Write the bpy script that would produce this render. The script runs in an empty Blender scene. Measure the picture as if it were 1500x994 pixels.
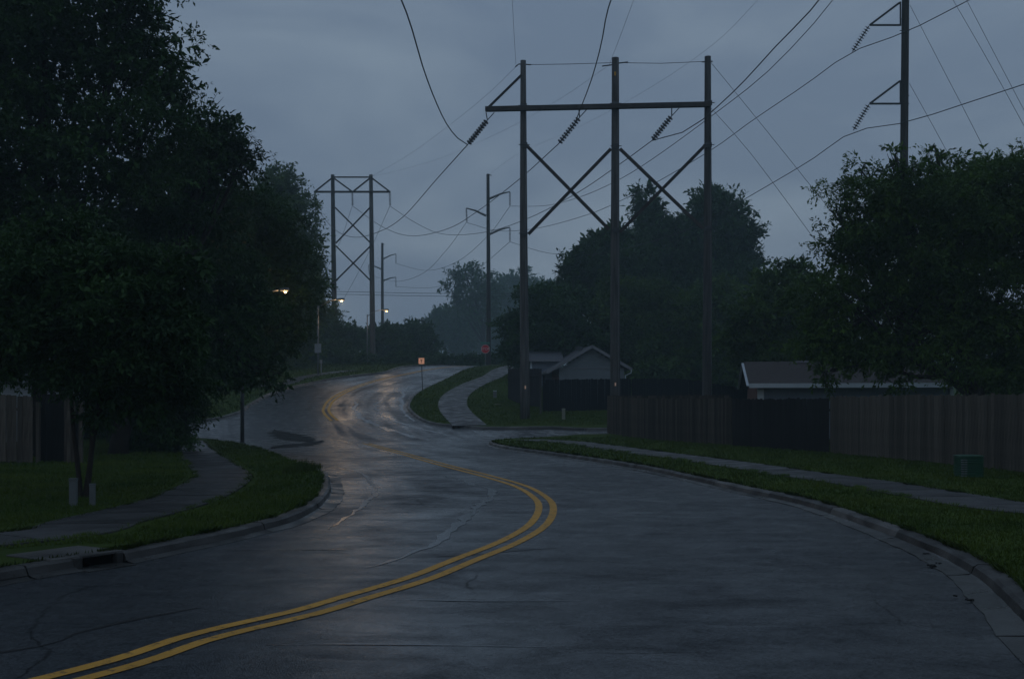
import bpy, math, random
import numpy as np
from mathutils import Vector, Matrix
from mathutils.geometry import delaunay_2d_cdt

random.seed(7)
rng = np.random.default_rng(11)
sc = bpy.context.scene
C = sc.collection
R = math.radians

# ------------------------------------------------------------------ camera
FOC, CX, HY, EYE = 1600.0, 750.0, 590.0, 1.75
cam = bpy.data.cameras.new('camera')
cam_o = bpy.data.objects.new('camera', cam); C.objects.link(cam_o)
cam_o.location = (0, 0, EYE); cam_o.rotation_euler = (R(90), 0, 0)
cam.sensor_width = 36; cam.lens = 36 * FOC / 1500
cam.shift_y = (HY - 497) / 1500
cam.clip_end = 6000; cam.clip_start = .05
sc.camera = cam_o

# ------------------------------------------------------------------ light
sc.view_settings.view_transform = 'Standard'; sc.view_settings.look = 'None'
sc.view_settings.gamma = 1; sc.view_settings.exposure = 0
sc.render.engine = 'CYCLES'
cy = sc.cycles
cy.use_denoising = True
cy.max_bounces = 5; cy.diffuse_bounces = 2; cy.glossy_bounces = 3; cy.transmission_bounces = 3
cy.volume_bounces = 1; cy.transparent_max_bounces = 6
cy.sample_clamp_indirect = 2.0

SUN_EL, SUN_ROT = R(4), R(200)
w = bpy.data.worlds.new('World'); sc.world = w; w.use_nodes = True
nt = w.node_tree; nd = nt.nodes; lk = nt.links
bg = nd['Background']; bg.inputs[1].default_value = .1
sky = nd.new('ShaderNodeTexSky'); sky.sky_type = 'NISHITA'; sky.sun_disc = False
sky.sun_elevation = SUN_EL; sky.sun_rotation = SUN_ROT; sky.air_density = 1.5; sky.dust_density = 2
tc = nd.new('ShaderNodeTexCoord')
mp = nd.new('ShaderNodeMapping'); mp.inputs['Scale'].default_value = (1.7, 1.7, 5.0)
mp.inputs['Location'].default_value = (3.1, .7, 1.3)
lk.new(tc.outputs['Generated'], mp.inputs[0])
ns = nd.new('ShaderNodeTexNoise'); ns.inputs['Scale'].default_value = 1.6; ns.inputs['Detail'].default_value = 5
ns.inputs['Roughness'].default_value = .5; ns.inputs['Distortion'].default_value = .4
lk.new(mp.outputs[0], ns.inputs['Vector'])
cr = nd.new('ShaderNodeValToRGB')
cr.color_ramp.elements[0].position = .38; cr.color_ramp.elements[1].position = .68
cr.color_ramp.elements[0].color = (1.38, 1.92, 2.80, 1)
cr.color_ramp.elements[1].color = (2.45, 3.15, 3.98, 1)
lk.new(ns.outputs[0], cr.inputs[0])
mx = nd.new('ShaderNodeMix'); mx.data_type = 'RGBA'; mx.inputs[0].default_value = .93
lk.new(sky.outputs[0], mx.inputs[6]); lk.new(cr.outputs[0], mx.inputs[7])
lk.new(mx.outputs[2], bg.inputs[0])

sl = bpy.data.lights.new('sun', 'SUN'); sl.energy = .03; sl.angle = R(40); sl.color = (.85, .92, 1)
so = bpy.data.objects.new('sun', sl); C.objects.link(so)
_az = SUN_ROT
_dir = Vector((math.sin(_az) * math.cos(R(50)), math.cos(_az) * math.cos(R(50)), math.sin(R(50))))
so.rotation_euler = _dir.to_track_quat('Z', 'Y').to_euler()

# ------------------------------------------------------------------ terrain
def smooth(a, b, x):
    t = min(1, max(0, (x - a) / (b - a))); return t * t * (3 - 2 * t)
def ismooth(a, b, x):                       # integral of smooth()
    if x <= a: return 0.
    if x >= b: return (b - a) * .5 + (x - b)
    t = (x - a) / (b - a); return (b - a) * (t ** 3 - t ** 4 / 2)
def g(y):
    return .097 * (ismooth(46, 56, y) - 1.1 * ismooth(101, 116, y)) if y < 170 else .097 * (ismooth(46, 56, 170) - 1.1 * ismooth(101, 116, 170))
def H(x, y):
    h = g(y)
    if x > 1 and y > 63:
        k = smooth(1, 6, x) * smooth(63, 70, y) * (1 - smooth(112, 130, y))
        h = h * (1 - k) + g(64) * k
    if x > 9 and y > 40:
        h *= 1 - .7 * smooth(9, 16, x) * (1 - smooth(70, 120, y))
    return h
def P(px, py, d):
    return Vector(((px - CX) / FOC * d, d, EYE - (py - HY) / FOC * d))
def G(px, py, zo=0.):                       # the point of the ground seen along a sight line
    d = 4.0; last = 4.0
    while d < 125:
        p = P(px, py, d)
        if p.z <= H(p.x, p.y) + zo:
            a, b = last, d
            for _ in range(24):
                m = (a + b) / 2; q = P(px, py, m)
                if q.z <= H(q.x, q.y) + zo: b = m
                else: a = m
            return P(px, py, b)
        last = d; d += .4
    return None
def GP(pts, zo=0.):
    out = []
    for q in pts:
        if q[0] == 'm': out.append((q[1], q[2]))
        else:
            v = G(q[0], q[1], zo)
            assert v is not None, q
            out.append((v.x, v.y))
    return out
def catmull(pts, step):
    P_ = [np.array(p, float) for p in pts]
    P_ = [2 * P_[0] - P_[1]] + P_ + [2 * P_[-1] - P_[-2]]
    out = []
    for i in range(1, len(P_) - 2):
        a, b, c, d = P_[i - 1:i + 3]
        n = max(1, int(np.linalg.norm(c - b) / step))
        for k in range(n):
            t = k / n
            out.append(.5 * ((2 * b) + (c - a) * t + (2 * a - 5 * b + 4 * c - d) * t * t + (3 * b - a - 3 * c + d) * t ** 3))
    out.append(P_[-2]); return out
def resample(pts, step):
    pts = [np.array(p, float) for p in pts]
    s = [0]
    for a, b in zip(pts, pts[1:]): s.append(s[-1] + np.linalg.norm(b - a))
    n = max(2, int(round(s[-1] / step)) + 1)
    arr = np.array(pts)
    u = np.linspace(0, s[-1], n)
    return [np.array([np.interp(v, s, arr[:, k]) for k in range(arr.shape[1])]) for v in u]
def normals2(pts):
    out = []
    for i in range(len(pts)):
        a = pts[max(0, i - 1)]; b = pts[min(len(pts) - 1, i + 1)]
        t = b - a; L = math.hypot(t[0], t[1]) or 1
        out.append(np.array([-t[1] / L, t[0] / L]))
    return out

# ------------------------------------------------------------------ materials
MATS = {}
def mat(name, col, rough=.8, var=.25, scale=3., bump=0., bscale=30., spec=.28, metal=0., stretch=(1, 1, 1), col2=None,
        dirt=None, trans=0., rvar=0., coat=0.):
    m = bpy.data.materials.new(name); m.use_nodes = True
    t = m.node_tree; n = t.nodes; l = t.links
    b = n['Principled BSDF']
    b.inputs['Roughness'].default_value = rough; b.inputs['Metallic'].default_value = metal
    b.inputs['Specular IOR Level'].default_value = spec
    b.inputs['Coat Weight'].default_value = coat
    tcn = n.new('ShaderNodeTexCoord'); mpn = n.new('ShaderNodeMapping'); mpn.inputs['Scale'].default_value = stretch
    l.new(tcn.outputs['Object'], mpn.inputs[0])
    no = n.new('ShaderNodeTexNoise'); no.inputs['Scale'].default_value = scale; no.inputs['Detail'].default_value = 6
    l.new(mpn.outputs[0], no.inputs['Vector'])
    ra = n.new('ShaderNodeValToRGB'); ra.color_ramp.elements[0].position = .3; ra.color_ramp.elements[1].position = .7
    c2 = col2 or tuple(min(1, c * (1 + var)) for c in col)
    c1 = tuple(c * (1 - var) for c in col) if col2 is None else col
    ra.color_ramp.elements[0].color = (*c1, 1); ra.color_ramp.elements[1].color = (*c2, 1)
    l.new(no.outputs[0], ra.inputs[0])
    oi = n.new('ShaderNodeObjectInfo')
    mr = n.new('ShaderNodeMapRange'); mr.inputs[3].default_value = 1 - var * .8; mr.inputs[4].default_value = 1 + var * .8
    l.new(oi.outputs['Random'], mr.inputs[0])
    mu = n.new('ShaderNodeVectorMath'); mu.operation = 'SCALE'
    l.new(ra.outputs[0], mu.inputs[0]); l.new(mr.outputs[0], mu.inputs['Scale'])
    l.new(mu.outputs[0], b.inputs['Base Color'])
    if rvar:
        n2 = n.new('ShaderNodeTexNoise'); n2.inputs['Scale'].default_value = scale * 1.7; n2.inputs['Detail'].default_value = 4
        l.new(mpn.outputs[0], n2.inputs['Vector'])
        r2 = n.new('ShaderNodeMapRange'); r2.inputs[1].default_value = .35; r2.inputs[2].default_value = .65
        r2.inputs[3].default_value = rough - rvar; r2.inputs[4].default_value = rough + rvar
        l.new(n2.outputs[0], r2.inputs[0]); l.new(r2.outputs[0], b.inputs['Roughness'])
    if bump:
        nb = n.new('ShaderNodeTexNoise'); nb.inputs['Scale'].default_value = bscale; nb.inputs['Detail'].default_value = 4
        l.new(mpn.outputs[0], nb.inputs['Vector'])
        bp = n.new('ShaderNodeBump'); bp.inputs['Strength'].default_value = bump; bp.inputs['Distance'].default_value = .02
        l.new(nb.outputs[0], bp.inputs['Height']); l.new(bp.outputs[0], b.inputs['Normal'])
    MATS[name] = m; return m
M = MATS
mat('pole_wood', (.07, .068, .066), .8, .55, 1.3, .6, 14, stretch=(6, 6, .35))
mat('beam_wood', (.045, .04, .038), .8, .3, 3, .4, 20)
mat('dark_steel', (.06, .065, .07), .5, .15, 4)
mat('galvanised', (.16, .17, .18), .5, .2, 3, metal=.4)
mat('porcelain', (.035, .03, .032), .3, .1, 5)
mat('wire', (.035, .037, .042), .5, .1, 5)
mat('concrete', (.052, .050, .048), .5, .7, 1.3, .4, 40, rvar=.15)
mat('concrete_walk', (.05, .05, .052), .5, .25, 1.1, .35, 50, rvar=.18)
mat('gutter_concrete', (.046, .047, .046), .42, .6, .9, .35, 40, rvar=.2)
mat('joint', (.02, .02, .018), .9, .2, 3)
mat('lawn', (.025, .046, .006), .9, .3, .8, .6, 22, col2=(.046, .072, .009), spec=.08)
mat('soil', (.03, .045, .015), .9, .3, 1)
mat('blade', (.028, .058, .007), .8, .3, .6, col2=(.068, .098, .014), spec=.12)
mat('weathered_board', (.05, .042, .034), .85, .65, 2.5, .5, 20, stretch=(8, 8, .8))
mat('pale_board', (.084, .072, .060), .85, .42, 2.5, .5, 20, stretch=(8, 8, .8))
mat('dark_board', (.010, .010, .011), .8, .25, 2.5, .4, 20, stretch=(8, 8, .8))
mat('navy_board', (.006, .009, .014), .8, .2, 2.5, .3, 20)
mat('grey_siding', (.15, .17, .19), .7, .08, 2)
mat('blue_siding', (.17, .2, .25), .7, .08, 2)
mat('pale_siding', (.42, .46, .52), .7, .08, 2)
mat('white_trim', (.5, .55, .6), .5, .06, 3)
mat('grey_trim', (.2, .2, .22), .6, .06, 3)
mat('brick', (.14, .07, .055), .85, .3, 4)
mat('grey_shingle', (.09, .095, .11), .8, .25, 6, .4, 30)
mat('brown_shingle', (.06, .05, .048), .8, .25, 6, .4, 30)
mat('bark', (.025, .02, .017), .9, .3, 4, .6, 20)
mat('green_plastic', (.022, .085, .05), .45, .12, 3)
mat('grey_plastic', (.11, .125, .13), .5, .1, 3)
mat('tan_plastic', (.24, .25, .2), .6, .1, 3)
mat('inlet_shade', (.003, .003, .003), .9, .1, 3, spec=0)
mat('red_sign', (.6, .02, .04), .45, .05, 3)
mat('sign_white', (.6, .6, .6), .45, .03, 3)
mat('sign_green', (.05, .22, .17), .5, .03, 3)
mat('black_print', (.012, .012, .012), .6, .05, 3)
mat('alu', (.22, .24, .26), .5, .08, 3, metal=.2)
mat('litter_and_dark_patch', (.009, .010, .009), .9, .3, 6)
mat('tar', (.008, .008, .009), .55, .2, 5)

def leaf_mat(name, c1, c2, sc_=1.2):
    m = mat(name, c1, .6, .1, sc_, col2=c2, spec=.3)
    t = m.node_tree; n = t.nodes; l = t.links; b = n['Principled BSDF']
    tr = n.new('ShaderNodeBsdfTranslucent')
    src = b.inputs['Base Color'].links[0].from_socket
    l.new(src, tr.inputs[0])
    ms = n.new('ShaderNodeMixShader'); ms.inputs[0].default_value = .25
    l.new(b.outputs[0], ms.inputs[1]); l.new(tr.outputs[0], ms.inputs[2])
    l.new(ms.outputs[0], n['Material Output'].inputs[0])
    return m
leaf_mat('leaf_dark', (.012, .038, .008), (.045, .11, .02), .9)
leaf_mat('leaf_mid', (.016, .04, .010), (.07, .13, .026), 1.6)
leaf_mat('leaf_yellow', (.022, .056, .008), (.085, .155, .022), .45)
leaf_mat('leaf_right', (.016, .046, .007), (.085, .16, .018), .8)

# orange sign face: faint emission painted in for returned light, no lamp behind it
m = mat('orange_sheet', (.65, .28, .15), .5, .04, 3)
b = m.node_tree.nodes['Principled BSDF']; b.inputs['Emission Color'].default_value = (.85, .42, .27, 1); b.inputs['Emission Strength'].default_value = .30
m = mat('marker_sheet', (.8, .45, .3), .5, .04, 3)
b = m.node_tree.nodes['Principled BSDF']; b.inputs['Emission Color'].default_value = (.8, .6, .45, 1); b.inputs['Emission Strength'].default_value = .10  # painted glow for light returned by the pole markers
def lamp_mat(name, col, e):
    m = mat(name, (.8, .8, .7), .3, .01, 3)
    b = m.node_tree.nodes['Principled BSDF']; b.inputs['Emission Color'].default_value = (*col, 1); b.inputs['Emission Strength'].default_value = e
lamp_mat('lamp_glass', (1, .66, .3), 1.6)

# wet asphalt
def asphalt():
    m = bpy.data.materials.new('wet_asphalt'); m.use_nodes = True
    t = m.node_tree; n = t.nodes; l = t.links; b = n['Principled BSDF']
    tcn = n.new('ShaderNodeTexCoord')
    def noise(scale, detail, stretch=(1, 1, 1), dist=0., rough=.5):
        mpn = n.new('ShaderNodeMapping'); mpn.inputs['Scale'].default_value = stretch
        l.new(tcn.outputs['Object'], mpn.inputs[0])
        no = n.new('ShaderNodeTexNoise'); no.inputs['Scale'].default_value = scale; no.inputs['Detail'].default_value = detail
        no.inputs['Distortion'].default_value = dist; no.inputs['Roughness'].default_value = rough
        l.new(mpn.outputs[0], no.inputs['Vector']); return no.outputs[0]
    def mr(src, a, b_, c, d):
        r = n.new('ShaderNodeMapRange'); r.inputs[1].default_value = a; r.inputs[2].default_value = b_
        r.inputs[3].default_value = c; r.inputs[4].default_value = d; l.new(src, r.inputs[0]); return r.outputs[0]
    def math_(op, a, b_):
        r = n.new('ShaderNodeMath'); r.operation = op
        for i, v in enumerate((a, b_)):
            if isinstance(v, (int, float)): r.inputs[i].default_value = v
            else: l.new(v, r.inputs[i])
        return r.outputs[0]
    big = noise(.22, 5, (1, .6, 1), 1.2)
    fine = noise(60, 3)
    mid = noise(1.3, 7, (.7, 1.2, 1), 1.0, .6)
    an = n.new('ShaderNodeAttribute'); an.attribute_name = 'track'
    sp = n.new('ShaderNodeSeparateXYZ'); l.new(an.outputs['Vector'], sp.inputs[0])
    tm = n.new('ShaderNodeMapping'); tm.inputs['Scale'].default_value = (1.1, .06, 1); l.new(an.outputs['Vector'], tm.inputs[0])
    tn = n.new('ShaderNodeTexNoise'); tn.inputs['Scale'].default_value = 1.6; tn.inputs['Detail'].default_value = 7; tn.inputs['Roughness'].default_value = .5; tn.inputs['Distortion'].default_value = .5
    l.new(tm.outputs[0], tn.inputs['Vector'])
    far_ = mr(sp.outputs['Y'], 32, 55, .25, .75)
    tmix = math_('ADD', math_('MULTIPLY', tn.outputs[0], far_), math_('MULTIPLY', mid, math_('SUBTRACT', 1, far_)))
    wet = mr(math_('ADD', math_('MULTIPLY', big, .45), math_('MULTIPLY', tmix, .55)), .38, .64, 0, 1)
    rgb = n.new('ShaderNodeValToRGB')
    rgb.color_ramp.elements[0].color = (.003, .006, .0095, 1); rgb.color_ramp.elements[1].color = (.012, .018, .027, 1)
    rgb.color_ramp.elements[0].position = .35; rgb.color_ramp.elements[1].position = .65
    l.new(math_('ADD', math_('MULTIPLY', fine, .5), math_('MULTIPLY', mid, .5)), rgb.inputs[0])
    ag = n.new('ShaderNodeTexVoronoi'); ag.inputs['Scale'].default_value = 42; l.new(tcn.outputs['Object'], ag.inputs['Vector'])
    agm = mr(ag.outputs['Color'], .2, 1, .55, 1.7)
    def vor(scale, lo, dist):
        nn = n.new('ShaderNodeTexNoise'); nn.inputs['Scale'].default_value = scale * 2; nn.inputs['Detail'].default_value = 4; l.new(tcn.outputs['Object'], nn.inputs['Vector'])
        mxv = n.new('ShaderNodeMix'); mxv.data_type = 'RGBA'; mxv.blend_type = 'ADD'; mxv.inputs[0].default_value = dist; l.new(tcn.outputs['Object'], mxv.inputs[6]); l.new(nn.outputs['Color'], mxv.inputs[7])
        v = n.new('ShaderNodeTexVoronoi'); v.feature = 'DISTANCE_TO_EDGE'; v.inputs['Scale'].default_value = scale; l.new(mxv.outputs[2], v.inputs['Vector'])
        return mr(v.outputs['Distance'], 0, lo, 0, 1)
    crk = vor(.22, .004, .9)
    crm = mr(noise(.35, 2), .5, .6, 0, 1)
    crk2 = math_('MAXIMUM', crk, math_('SUBTRACT', 1, crm))
    sc1 = n.new('ShaderNodeVectorMath'); sc1.operation = 'SCALE'; l.new(rgb.outputs[0], sc1.inputs[0]); l.new(math_('MULTIPLY', agm, mr(crk2, 0, 1, .25, 1)), sc1.inputs['Scale'])
    l.new(sc1.outputs[0], b.inputs['Base Color'])
    spm = math_('MULTIPLY', mr(crk2, 0, 1, .25, 1), mr(noise(3.2, 7, (.6, 1.3, 1), .6, .65), .38, .62, .34, .62))
    l.new(math_('MULTIPLY', spm, mr(ag.outputs['Color'], .1, .9, .45, 1.3)), b.inputs['Specular IOR Level'])
    l.new(math_('MULTIPLY', wet, mr(crk2, 0, 1, .2, 1)), b.inputs['Coat Weight']); b.inputs['Coat IOR'].default_value = 1.33
    l.new(mr(noise(2.1, 6, (1, 1, 1), .5), .35, .65, .16, .34), b.inputs['Coat Roughness'])
    l.new(mr(wet, 0, 1, .58, .36), b.inputs['Roughness'])
    b.inputs['Specular IOR Level'].default_value = .5
    vo = n.new('ShaderNodeTexVoronoi'); vo.inputs['Scale'].default_value = 75
    l.new(tcn.outputs['Object'], vo.inputs['Vector'])
    bp = n.new('ShaderNodeBump'); bp.inputs['Distance'].default_value = .004
    l.new(mr(wet, 0, 1, .8, .3), bp.inputs['Strength'])
    l.new(math_('ADD', vo.outputs[0], math_('MULTIPLY', fine, .6)), bp.inputs['Height'])
    b2 = n.new('ShaderNodeBump'); b2.inputs['Distance'].default_value = .05; b2.inputs['Strength'].default_value = .25
    l.new(noise(1.1, 4, (1, 1, 1)), b2.inputs['Height']); l.new(bp.outputs[0], b2.inputs['Normal'])
    l.new(b2.outputs[0], b.inputs['Normal']); l.new(b2.outputs[0], b.inputs['Coat Normal'])
    MATS['wet_asphalt'] = m
asphalt()
# yellow paint, worn
def paint():
    m = mat('yellow_paint', (.54, .27, .035), .6, .12, 2, .3, 60)
    t = m.node_tree; n = t.nodes; l = t.links; b = n['Principled BSDF']
    src = b.inputs['Base Color'].links[0].from_socket
    tcn = n.new('ShaderNodeTexCoord')
    no = n.new('ShaderNodeTexNoise'); no.inputs['Scale'].default_value = 9; no.inputs['Detail'].default_value = 10; no.inputs['Roughness'].default_value = .7
    l.new(tcn.outputs['Object'], no.inputs['Vector'])
    ra = n.new('ShaderNodeMapRange'); ra.inputs[1].default_value = .33; ra.inputs[2].default_value = .46
    l.new(no.outputs[0], ra.inputs[0])
    mx = n.new('ShaderNodeMix'); mx.data_type = 'RGBA'; l.new(ra.outputs[0], mx.inputs[0])
    mx.inputs[6].default_value = (.05, .042, .03, 1); l.new(src, mx.inputs[7])
    l.new(mx.outputs[2], b.inputs['Base Color'])
paint()
m = mat('water_film', (.06, .066, .074), .24, .1, 2, .25, 9, spec=.5)

# ------------------------------------------------------------------ mesh helpers
ORG = {}
class MB:
    def __init__(s): s.v = []; s.f = []
    def add(s, vs, fs):
        o = len(s.v); s.v += [tuple(v) for v in vs]; s.f += [tuple(i + o for i in f) for f in fs]; return s
    def box(s, c, size, rz=0., rx=0., ry=0.):
        x, y, z = [k / 2 for k in size]
        vs = [Vector(p) for p in ((-x, -y, -z), (x, -y, -z), (x, y, -z), (-x, y, -z), (-x, -y, z), (x, -y, z), (x, y, z), (-x, y, z))]
        R_ = Matrix.Rotation(rz, 3, 'Z') @ Matrix.Rotation(ry, 3, 'Y') @ Matrix.Rotation(rx, 3, 'X')
        return s.add([R_ @ v + Vector(c) for v in vs], [(0, 3, 2, 1), (4, 5, 6, 7), (0, 1, 5, 4), (1, 2, 6, 5), (2, 3, 7, 6), (3, 0, 4, 7)])
    def bar(s, a, b, w_, h_):
        a = Vector(a); b = Vector(b); t = (b - a).normalized()
        u = t.cross(Vector((0, 1, 0)))
        if u.length < .1: u = t.cross(Vector((0, 0, 1)))
        u.normalize(); v = t.cross(u).normalized()
        vs = []
        for p in (a, b):
            for i, j in ((-1, -1), (1, -1), (1, 1), (-1, 1)): vs.append(p + u * i * h_ / 2 + v * j * w_ / 2)
        return s.add(vs, [(0, 1, 2, 3), (7, 6, 5, 4), (0, 4, 5, 1), (1, 5, 6, 2), (2, 6, 7, 3), (3, 7, 4, 0)])
    def tube(s, pts, rad, n=8, cap=True):
        pts = [Vector(p) for p in pts]
        if isinstance(rad, (int, float)): rad = [rad] * len(pts)
        o = len(s.v); u = None
        for i, p in enumerate(pts):
            t = (pts[min(i + 1, len(pts) - 1)] - pts[max(0, i - 1)]).normalized()
            if u is None:
                u = t.cross(Vector((0, 0, 1)))
                if u.length < .1: u = Vector((1, 0, 0))
            u = (u - t * u.dot(t)).normalized(); v = t.cross(u)
            for k in range(n):
                a = 2 * math.pi * k / n; s.v.append(tuple(p + (u * math.cos(a) + v * math.sin(a)) * rad[i]))
        for i in range(len(pts) - 1):
            for k in range(n):
                a = o + i * n + k; b = o + i * n + (k + 1) % n
                s.f.append((a, b, b + n, a + n))
        if cap:
            s.f.append(tuple(range(o + n - 1, o - 1, -1))); e = o + (len(pts) - 1) * n
            s.f.append(tuple(range(e, e + n)))
        return s
    def build(s, name, mt, parent=None, smooth_=False):
        org = Vector((0, 0, 0))
        if parent is not None: org = ORG[parent.name]
        me = bpy.data.meshes.new(name)
        me.from_pydata([(v[0] - org.x, v[1] - org.y, v[2] - org.z) for v in s.v], [], s.f)
        me.materials.append(M[mt] if isinstance(mt, str) else mt)
        if smooth_: me.polygons.foreach_set('use_smooth', [True] * len(me.polygons))
        me.update()
        o = bpy.data.objects.new(name, me); C.objects.link(o)
        if parent is not None: o.parent = parent
        ORG[o.name] = org
        return o
def tag(o, label=None, cat=None, group=None, kind=None):
    if label: o['label'] = label
    if cat: o['category'] = cat
    if group: o['group'] = group
    if kind: o['kind'] = kind
    return o
def thing(name, loc, label=None, cat=None, group=None, kind=None):
    o = bpy.data.objects.new(name, None); C.objects.link(o); o.location = loc
    o.empty_display_size = .2
    ORG[o.name] = Vector(loc)
    return tag(o, label, cat, group, kind)
def bevel(o, wd=.01, seg=2):
    md = o.modifiers.new('bevel', 'BEVEL'); md.width = wd; md.segments = seg; return o
def np_mesh(name, V, Q, mt, parent=None, loc=None):
    me = bpy.data.meshes.new(name); V = np.asarray(V, np.float32)
    if parent is not None: V = V - np.array(ORG[parent.name], np.float32)
    me.vertices.add(len(V)); me.vertices.foreach_set('co', V.ravel())
    k = Q.shape[1]
    me.loops.add(Q.size); me.loops.foreach_set('vertex_index', Q.ravel().astype(np.int32))
    me.polygons.add(len(Q)); me.polygons.foreach_set('loop_start', np.arange(0, Q.size, k, dtype=np.int32))
    me.update(calc_edges=True); me.materials.append(M[mt])
    o = bpy.data.objects.new(name, me); C.objects.link(o)
    if parent is not None: o.parent = parent
    ORG[o.name] = ORG[parent.name] if parent is not None else Vector((0, 0, 0))
    return o

# ------------------------------------------------------------------ ground
def grid_sheet(name, xs, ys, zo, mt):
    V = [(x, y, H(x, y) + zo) for y in ys for x in xs]; n = len(xs)
    Q = [(j * n + i, j * n + i + 1, (j + 1) * n + i + 1, (j + 1) * n + i) for j in range(len(ys) - 1) for i in range(n - 1)]
    return np_mesh(name, V, np.array(Q), mt)
xs = np.concatenate([np.linspace(-2500, -80, 14), np.arange(-72, 73, 4.), np.linspace(80, 2500, 14)])
ys = np.concatenate([np.linspace(-2500, -20, 12), np.arange(-12, 176, 2.), np.linspace(185, 3000, 14)])
tag(grid_sheet('ground', xs, ys, -.10, 'soil'), kind='structure')
road_o = o = grid_sheet('road', np.arange(-62, 62.1, 1.), np.arange(-14, 160.1, .7), 0., 'wet_asphalt'); tag(o, kind='structure')
o.data.polygons.foreach_set('use_smooth', [True] * len(o.data.polygons))

def inside(poly, x, y):
    c = False; j = len(poly) - 1
    for i in range(len(poly)):
        xi, yi = poly[i]; xj, yj = poly[j]
        if (yi > y) != (yj > y) and x < (xj - xi) * (y - yi) / (yj - yi) + xi: c = not c
        j = i
    return c
def patch(name, poly, zo, res, mt):
    poly = [(float(a), float(b)) for a, b in poly]
    nb = len(poly); co = [Vector(p) for p in poly]
    x0, x1 = min(p[0] for p in poly), max(p[0] for p in poly); y0, y1 = min(p[1] for p in poly), max(p[1] for p in poly)
    y = y0
    while y < y1:
        x = x0 + random.random() * res * .2
        while x < x1:
            r = res if abs(x) < 24 else res * 3
            if inside(poly, x, y) and (abs(x) < 24 or random.random() < .5): co.append(Vector((x, y)))
            x += r
        y += res
    v, e, f, *_ = delaunay_2d_cdt(co, [(i, (i + 1) % nb) for i in range(nb)], [], 1, 1e-4)
    bm = MB(); bm.v = [(p.x, p.y, H(p.x, p.y) + zo) for p in v]
    for t in f:
        a, b, c = [v[i] for i in t[:3]]
        bm.f.append(tuple(t) if (b - a).cross(c - a) > 0 else tuple(reversed(t)))
    return bm.build(name, mt, smooth_=True)

KH = .13
left_near = GP([('m', -14, -8), ('m', -9.5, 0), ('m', -7, 6), (0, 830), (77, 818), (163, 806), (233, 793), (333, 773), (400, 757), (447, 737), (468, 717), (470, 703),
                (463, 687), (417, 671), (380, 657), (350, 650), (318, 644), (290, 641), ('m', -20, 51.5), ('m', -60, 52)], KH)
right_near = GP([('m', -1.5, -9), ('m', 1.2, -3), ('m', 2.7, 3), (1500, 861), (1467, 834), (1406, 803), (1345, 780), (1283, 759), (1192, 731), (1104, 713),
                 (1023, 696), (941, 680), (860, 668), (800, 660), (760, 655), (735, 651), (723, 647), (728, 643), (750, 641.5), (790, 640), (830, 637.5), (889, 635), ('m', 16, 52.5), ('m', 60, 54)], KH)
right_far = GP([('m', 60, 60), ('m', 16, 58.3), (889, 626), (820, 624), (770, 624), (715, 624.5), (662, 621), (640, 619), (625, 615), (610, 606), (601, 596), (602, 588),
                (608, 579), (619, 571), (640, 561), (665, 549), ('m', -3.9, 101), ('m', -1.2, 109), ('m', 3.5, 117), ('m', 12, 128), ('m', 22, 160)], KH)
left_far = GP([('m', -60, 63), ('m', -22, 61.5), (285, 614), (345, 603), (365, 590), (400, 573), (450, 560), (500, 551), (560, 544), ('m', -10.4, 104), ('m', -7, 111), ('m', -1.5, 119), ('m', 7, 131), ('m', 14, 160)], KH)
LN, RN, RF, LF = [[tuple(p) for p in resample(catmull(q, .8), .6)] for q in (left_near, right_near, right_far, left_far)]
PL = {'ln': LN + [(-60, -14), (-14, -14)], 'rn': RN + [(60, -14), (-1.5, -14)],
      'rf': RF + [(60, 160)], 'lf': LF + [(-60, 160)]}
for key, (nm) in {'ln': 'lawn', 'rn': 'lawn', 'rf': 'lawn', 'lf': 'lawn'}.items():
    tag(patch(nm, PL[key], KH - .006, 1.1, 'lawn'), kind='structure')

# kerbs with gutter pans, one stone per 3 m
PROF = [(-.02, -.04), (0, KH), (.13, KH), (.165, KH - .025), (.19, .035), (.22, .022), (.62, .008), (.62, -.03)]
def kerb(path, sgn, pan=lambda y: .62):
    root = thing('kerb', (0, 0, 0), kind='structure')
    pts = resample(catmull(path, .3), .3); N = normals2(pts)
    i = 0; per = 10
    while i < len(pts) - 1:
        j = min(i + per, len(pts) - 1)
        mid = pts[(i + j) // 2]
        vis = -5 < mid[1] < 130 and abs(mid[0]) < 30
        if vis:
            for nm, pr, mt in (('kerb_stone', PROF[:5], 'concrete'), ('gutter_slab', PROF[4:], 'gutter_concrete')):
                bm = MB(); n = len(pr)
                jz = random.uniform(-.004, .004)
                for k in range(i, j + 1):
                    p = pts[k]; q = p.copy()
                    if k == i: q = p + (pts[k + 1] - p) * .035
                    if k == j: q = p - (p - pts[k - 1]) * .035
                    for o_, z_ in pr:
                        o2 = pan(p[1]) + .012 * math.sin(p[1] * 3.3) + .01 * math.sin(p[1] * 11) if o_ > .5 else o_
                        o2 += random.uniform(-.006, .006)
                        x = q[0] + N[k][0] * sgn * o2; y = q[1] + N[k][1] * sgn * o2
                        bm.v.append((x, y, H(x, y) + z_ + (jz if z_ > 0 else 0)))
                m_ = j - i
                for k in range(m_):
                    for a in range(n - 1):
                        q = (k * n + a, k * n + a + 1, (k + 1) * n + a + 1, (k + 1) * n + a)
                        bm.f.append(q if sgn < 0 else q[::-1])
                bm.f.append(tuple(range(n))); bm.f.append(tuple(range(m_ * n + n - 1, m_ * n - 1, -1)))
                bm.build(nm, mt, root)
        i = j
    return root
inlet_a, inlet_b = G(93, 812, KH), G(166, 806, KH)
_ia = min(range(len(LN)), key=lambda k: math.hypot(LN[k][0] - inlet_a.x, LN[k][1] - inlet_a.y))
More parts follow.
